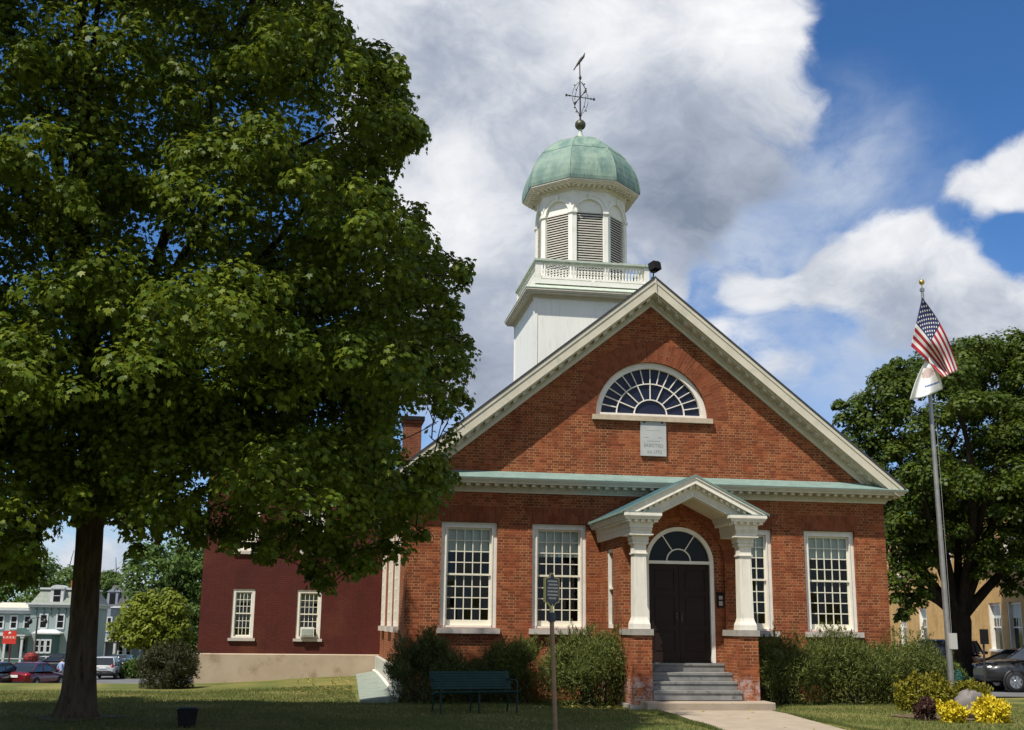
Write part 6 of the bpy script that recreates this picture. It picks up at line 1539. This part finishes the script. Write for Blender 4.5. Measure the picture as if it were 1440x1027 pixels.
def build_flag():
    b = at_z(1340, 990, 0.0); x, y = float(b[0]), float(b[1]); d = (np.array([x, y, 5.]) - CAM_POS) @ CF
    def Wp(px, py, dd=0.0):                       # point near the pole: pole's own vertical plane
        r = ray(px, py); t = (y + dd - CAM_POS[1]) / r[1]; return CAM_POS + r * t
    top = Wp(1296.5, 405)
    F = thing('flagpole', 'tall grey metal flagpole with gilded ball and a grey control box', 'flagpole', (x, y, 0))
    zt = float(top[2]); sh = (top[0] - x)
    print('flagpole', x, y, zt, 'lean', sh)
    m = MB(); n = 8
    m.tube([(x + sh * i / n, y, -.05 + (zt + .05) * i / n) for i in range(n + 1)], [.078 - .040 * i / n for i in range(n + 1)], 14); m.build('pole', metal_pole, F)
    m = MB(); m.lathe([(.15, 0), (.15, .03), (.09, .06)], (x, y, 0), 16); m.build('base_flange', metal_pole, F)
    q = Wp(1296.2, 397); m = MB(); m.tube([(top[0], y, zt), tuple(q)], .014, 6); m.ball(tuple(q), .075, 14, 10); m.build('ball', gold, F)
    m = MB(); m.cbox((top[0], y, zt - .06), .045, .045, .04); m.build('truck', metal_pole, F)
    q = Wp(1337.0, 902); z1 = q[2]; m = MB(); m.box(q[0] - .085, q[0] + .085, y - .14, y - .05, z1 - .18, z1 + .19); m.box(q[0] - .09, q[0] + .09, y - .15, y - .141, z1 - .185, z1 + .195); m.build('control_box', box_grey, F)
    m = MB(); pts = []
    for i in range(9): t = i / 8; pts.append((x + sh * (.15 + .83 * t) + .07 + .02 * math.sin(3 * t), y - .06, .15 * zt + .83 * zt * t))
    m.tube(pts, .0035, 4); m.build('rope', box_grey, F)
    # national flag hanging in soft folds
    def surf(u, v):
        tl, tr, bl, br = np.array([1296.5, 418.]), np.array([1347, 521.]), np.array([1281, 487.]), np.array([1327, 531.])
        e = 1 - (1 - u) * 1.0
        topc = tl * (1 - u) + tr * u + np.array([5.5, -4.0]) * math.sin(math.pi * u)
        botc = bl * (1 - u) + br * u + np.array([-1.0, -2.0]) * math.sin(math.pi * u)
        p = topc * (1 - v) + botc * v
        dep = .16 * math.sin(v * 8.5 + u * 1.8) * (.25 + .75 * u) + .10 * math.sin(u * 9 + v * 2) * (.2 + u)
        return Wp(p[0] + 1.2 * math.sin(v * 8.5 + 1) * u, p[1], dep - .32)
    m, t, bs = new_mat('flag stripes')
    uv = t.sep(t.node('ShaderNodeTexCoord').outputs['UV'])
    s = t.math('MODULO', t.math('FLOOR', t.math('MULTIPLY', uv[1], 13)), 2.0)
    canton = t.math('MULTIPLY', t.math('LESS_THAN', uv[0], .40), t.math('LESS_THAN', uv[1], 7 / 13))
    cc = t.mix(canton, t.mix(s, (.45, .022, .035), (.78, .77, .74)), (.022, .032, .12)); t.put(bs.inputs['Base Color'], cc); bs.inputs['Roughness'].default_value = .8
    tr = t.node('ShaderNodeBsdfTranslucent'); t.put(tr.inputs[0], cc); mx = t.node('ShaderNodeMixShader'); mx.inputs[0].default_value = .3; t.l.new(bs.outputs[0], mx.inputs[1]); t.l.new(tr.outputs[0], mx.inputs[2]); t.l.new(mx.outputs[0], t.n['Material Output'].inputs[0])
    U = thing('national_flag', 'red and white striped flag with starred blue canton hanging from the flagpole', 'flag', (top[0], y, zt - .4))
    nu, nv = 40, 26; fm = MB(); vs, uvs = [], []
    for i in range(nu + 1):
        for j in range(nv + 1): vs.append(surf(i / nu, j / nv)); uvs.append((i / nu, j / nv))
    fm.add(vs, [(i * (nv + 1) + j, (i + 1) * (nv + 1) + j, (i + 1) * (nv + 1) + j + 1, i * (nv + 1) + j + 1) for i in range(nu) for j in range(nv)], uv=uvs, smooth=True)
    cl = fm.build('cloth', m, U); so_ = cl.modifiers.new('thick', 'SOLIDIFY'); so_.thickness = .003
    st = MB()
    for r in range(9):
        for c in range(6 if r % 2 == 0 else 5):
            u0 = (.40 / 12) * (2 * c + (1 if r % 2 == 0 else 2)); v0 = (7 / 13 / 10) * (r + 1)
            for off in (-.008, .008):
                p5 = []
                for k in range(10): rr = (.027 if k % 2 == 0 else .012); a_ = math.pi * k / 5; q = surf(u0 + rr * .62 * math.sin(a_), v0 - rr * math.cos(a_)); p5.append((q[0], q[1] + off, q[2]))
                st.add(p5, [list(range(10))])
    st.build('stars', white_win, cl)
    # white state flag below
    G = thing('white_flag', 'limp white flag with a brownish emblem hanging below the striped flag', 'flag', (top[0], y, zt - 1.6))
    def s2(u, v):
        a = np.array([1303.5, 503.]); tl, tr2, bl, br = a, a + (3.0, 0), np.array([1279, 563.]), np.array([1325.5, 547.])
        l = tl * (1 - v) + bl * v + np.array([-2.5, 0]) * math.sin(math.pi * v); r_ = tr2 * (1 - v) + br * v + np.array([4, 0]) * math.sin(math.pi * v)
        p = l * (1 - u) + r_ * u; return Wp(p[0], p[1] + 2.5 * math.sin(u * math.pi) * v, .13 * math.sin(u * 7 + .5) * v - .24)
    wm, t, bs = new_mat('white flag cloth'); uv = t.sep(t.node('ShaderNodeTexCoord').outputs['UV'])
    e = t.math('SQRT', t.math('ADD', t.math('POWER', t.math('DIVIDE', t.math('SUBTRACT', uv[0], .50), .34), 2.), t.math('POWER', t.math('DIVIDE', t.math('SUBTRACT', uv[1], .40), .15), 2.)))
    nz = t.noise(t.xyz(uv[0], uv[1], 0.), 14, 4); e2 = t.math('ADD', e, t.math('MULTIPLY', t.math('SUBTRACT', nz, .5), 1.4)); em = t.rng(e2, 1.0, .8)
    ln = t.math('MULTIPLY', t.math('MULTIPLY', t.rng(t.math('ABSOLUTE', t.math('SUBTRACT', uv[1], t.math('ADD', .73, t.math('MULTIPLY', uv[0], .02)))), .035, .02), t.rng(t.math('ABSOLUTE', t.math('SUBTRACT', uv[0], .67)), .27, .24)), t.rng(t.noise(t.xyz(uv[0], 0., 0.), 40, 2), .35, .5, .35, 1))
    cc = t.mix(ln, t.mix(t.math('MULTIPLY', em, .75), (.76, .76, .74), t.mix(nz, (.36, .12, .10), (.35, .30, .24))), (.10, .16, .36)); t.put(bs.inputs['Base Color'], cc); bs.inputs['Roughness'].default_value = .8
    gm = MB(); vs, uvs = [], []
    for i in range(21):
        for j in range(21): vs.append(s2(i / 20, j / 20)); uvs.append((i / 20, j / 20))
    gm.add(vs, [(i * 21 + j, (i + 1) * 21 + j, (i + 1) * 21 + j + 1, i * 21 + j + 1) for i in range(20) for j in range(20)], uv=uvs, smooth=True)
    gc = gm.build('cloth', wm, G); so_ = gc.modifiers.new('thick', 'SOLIDIFY'); so_.thickness = .003
build_flag()
def build_boulder():
    p = at_z(1371, 1011, 0.); x, y = float(p[0]), float(p[1])
    B = thing('memorial_boulder', 'grey granite boulder with a brown plaque between two yellow shrubs', 'boulder', (x, y, 0))
    m = MB(); n, mm = 22, 14; rings = []
    for i in range(1, mm):
        a = math.pi * i / mm - math.pi / 2; ring = []
        for j in range(n):
            t = 2 * math.pi * j / n; r = 1 + .13 * math.sin(2 * t + 1) * math.cos(3 * a) + .07 * math.sin(5 * t + 4 * a) + .05 * math.sin(9 * t - 6 * a)
            px, py, pz = .36 * r * math.cos(a) * math.cos(t), .26 * r * math.cos(a) * math.sin(t), .34 * r * math.sin(a)
            py = max(py, -.19 - .28 * (0.15 - pz)); ring.append((x - .03 + px + .06 * (-pz), y + py, .20 + pz + .10 * (-px)))
        rings.append(ring)
    m.loft(rings, True, 0, True); m.build('rock', rock_m, B)
    m = MB(); m.cbox((x + .10, y - .285, .29), .17, .018, .17, R(8), tilt=(R(-14), 'X')); m.build('plaque', plaque_m, B)
    m = MB(); n = 28; m.add([(x - .25, y + .3, .026)] + [(x - .25 + (1.25 + .12 * math.sin(3 * a)) * math.cos(a), y + .3 + (.95 + .1 * math.sin(2 * a + 1)) * math.sin(a), .022) for a in [2 * math.pi * i / n for i in range(n)]], [(0, i + 1, (i + 1) % n + 1) for i in range(n)])
    tag(m.build('mulch_bed', mulch, None), kind='structure', label='mulch bed round the flagpole shrubs')
build_boulder()
def build_soil():
    q = at_z(104, 1010, 0.0); m = MB(); n = 36; pts = [(q[0] + (.78 + .16 * math.sin(3 * a) + .1 * math.sin(7 * a)) * math.cos(a), q[1] + (.80 + .15 * math.cos(4 * a)) * math.sin(a)) for a in [2 * math.pi * i / n for i in range(n)]]
    m.add([(q[0], q[1], float(ground_z(q[0], q[1])) + .03)] + [(x, y, float(ground_z(x, y)) + .018) for x, y in pts], [(0, i + 1, (i + 1) % n + 1) for i in range(n)]); tag(m.build('soil_patch', mulch), kind='structure', label='bare soil round the maple trunk')
build_soil()
def build_small_sign():
    p = at_depth(1386, 985, 33.0); z0 = float(ground_z(p[0], p[1])); x, y = float(p[0]), float(p[1])
    S = thing('small_sign', 'small dark sign turned away on a thin post in front of the grey car', 'sign', (x, y, z0))
    rr = ray(1383, 895.5); pq = CAM_POS + rr * ((y - CAM_POS[1]) / rr[1]); zc = float(pq[2]); xs = float(pq[0])
    m = MB(); m.tube([(x, y, z0 - .1), (xs, y, zc + .1)], .03, 6); m.build('post', iron, S)
    m = MB(); m.cbox((xs, y - .04, zc), .125, .02, .20, R(4)); m.cbox((xs, y - .04, zc), .135, .012, .21, R(4)); m.build('panel', dark_box, S)
build_small_sign()

# ------------------------------------------------------------------ lawn grass blades, fallen leaves
def build_grass():
    n = 150000; y = RNG.uniform(-10.2, 5, n); x = RNG.uniform(-17, 8.5, n)
    m_ = 9000; x[:m_] = np.where(RNG.random(m_) < .5, -1.12 - RNG.random(m_) * .25, 1.32 + RNG.random(m_) * .2); y[:m_] = RNG.uniform(-9, -3.6, m_)
    keep = ~((x > -1.06 + np.minimum(0, (y + 4.6) * .05)) & (x < 1.44 + np.minimum(0, (y + 4.6) * .12)) & (y < -3.3)) & ~((x > -6.3) & (y > -.05)) & ~((x > -1.35) & (x < 1.6) & (y > -3.8))
    keep &= ~((x > -7.25) & (x < -6.3) & (y > -1.2)); px, py, z = projv(np.stack([x, y, 0 * x], 1)); keep &= (px > -30) & (px < 1470) & (py < 1045)
    x, y = x[keep], y[keep]; z = ground_z(x, y); h = RNG.uniform(.025, .06, len(x)) * (1 + .5 * np.sin(x * 1.3) * np.sin(y * 1.9))
    C = np.stack([x, y, z + h * .5], 1); ax = RNG.normal(size=(len(x), 3)) * .45; ax[:, 2] = 1; N = RNG.normal(size=(len(x), 3)); N[:, 2] *= .3
    o = leaves_obj('grass', blade_m, C, N, .06, np.array([(-.10, -.5), (.10, -.5), (0, .6)]), None, axis=ax, curl=0)
    tag(o, 'short mown grass blades on the lawn', None, None, 'stuff')
    n = 310; xx = np.concatenate([RNG.uniform(-8.8, -6.9, 150), RNG.uniform(-3.6, -1.1, 100), RNG.uniform(-14, 4, 60)]); yy = np.concatenate([RNG.uniform(1.5, 9.8, 150), RNG.uniform(-2.9, -2.3, 100), RNG.uniform(-9, -2.5, 60)])
    zz = ground_z(xx, yy) + .03; N = RNG.normal(size=(n, 3)) * .4; N[:, 2] += 1
    o = leaves_obj('fallen_leaves', leaf_mat('fallen yellow leaves', (.19, .14, .035), (.26, .20, .05), (.34, .27, .09), trans=.1), np.stack([xx, yy, zz], 1), N, .075, MAPLE); tag(o, 'yellowed fallen leaves scattered on the lawn', None, None, 'stuff')
build_grass()
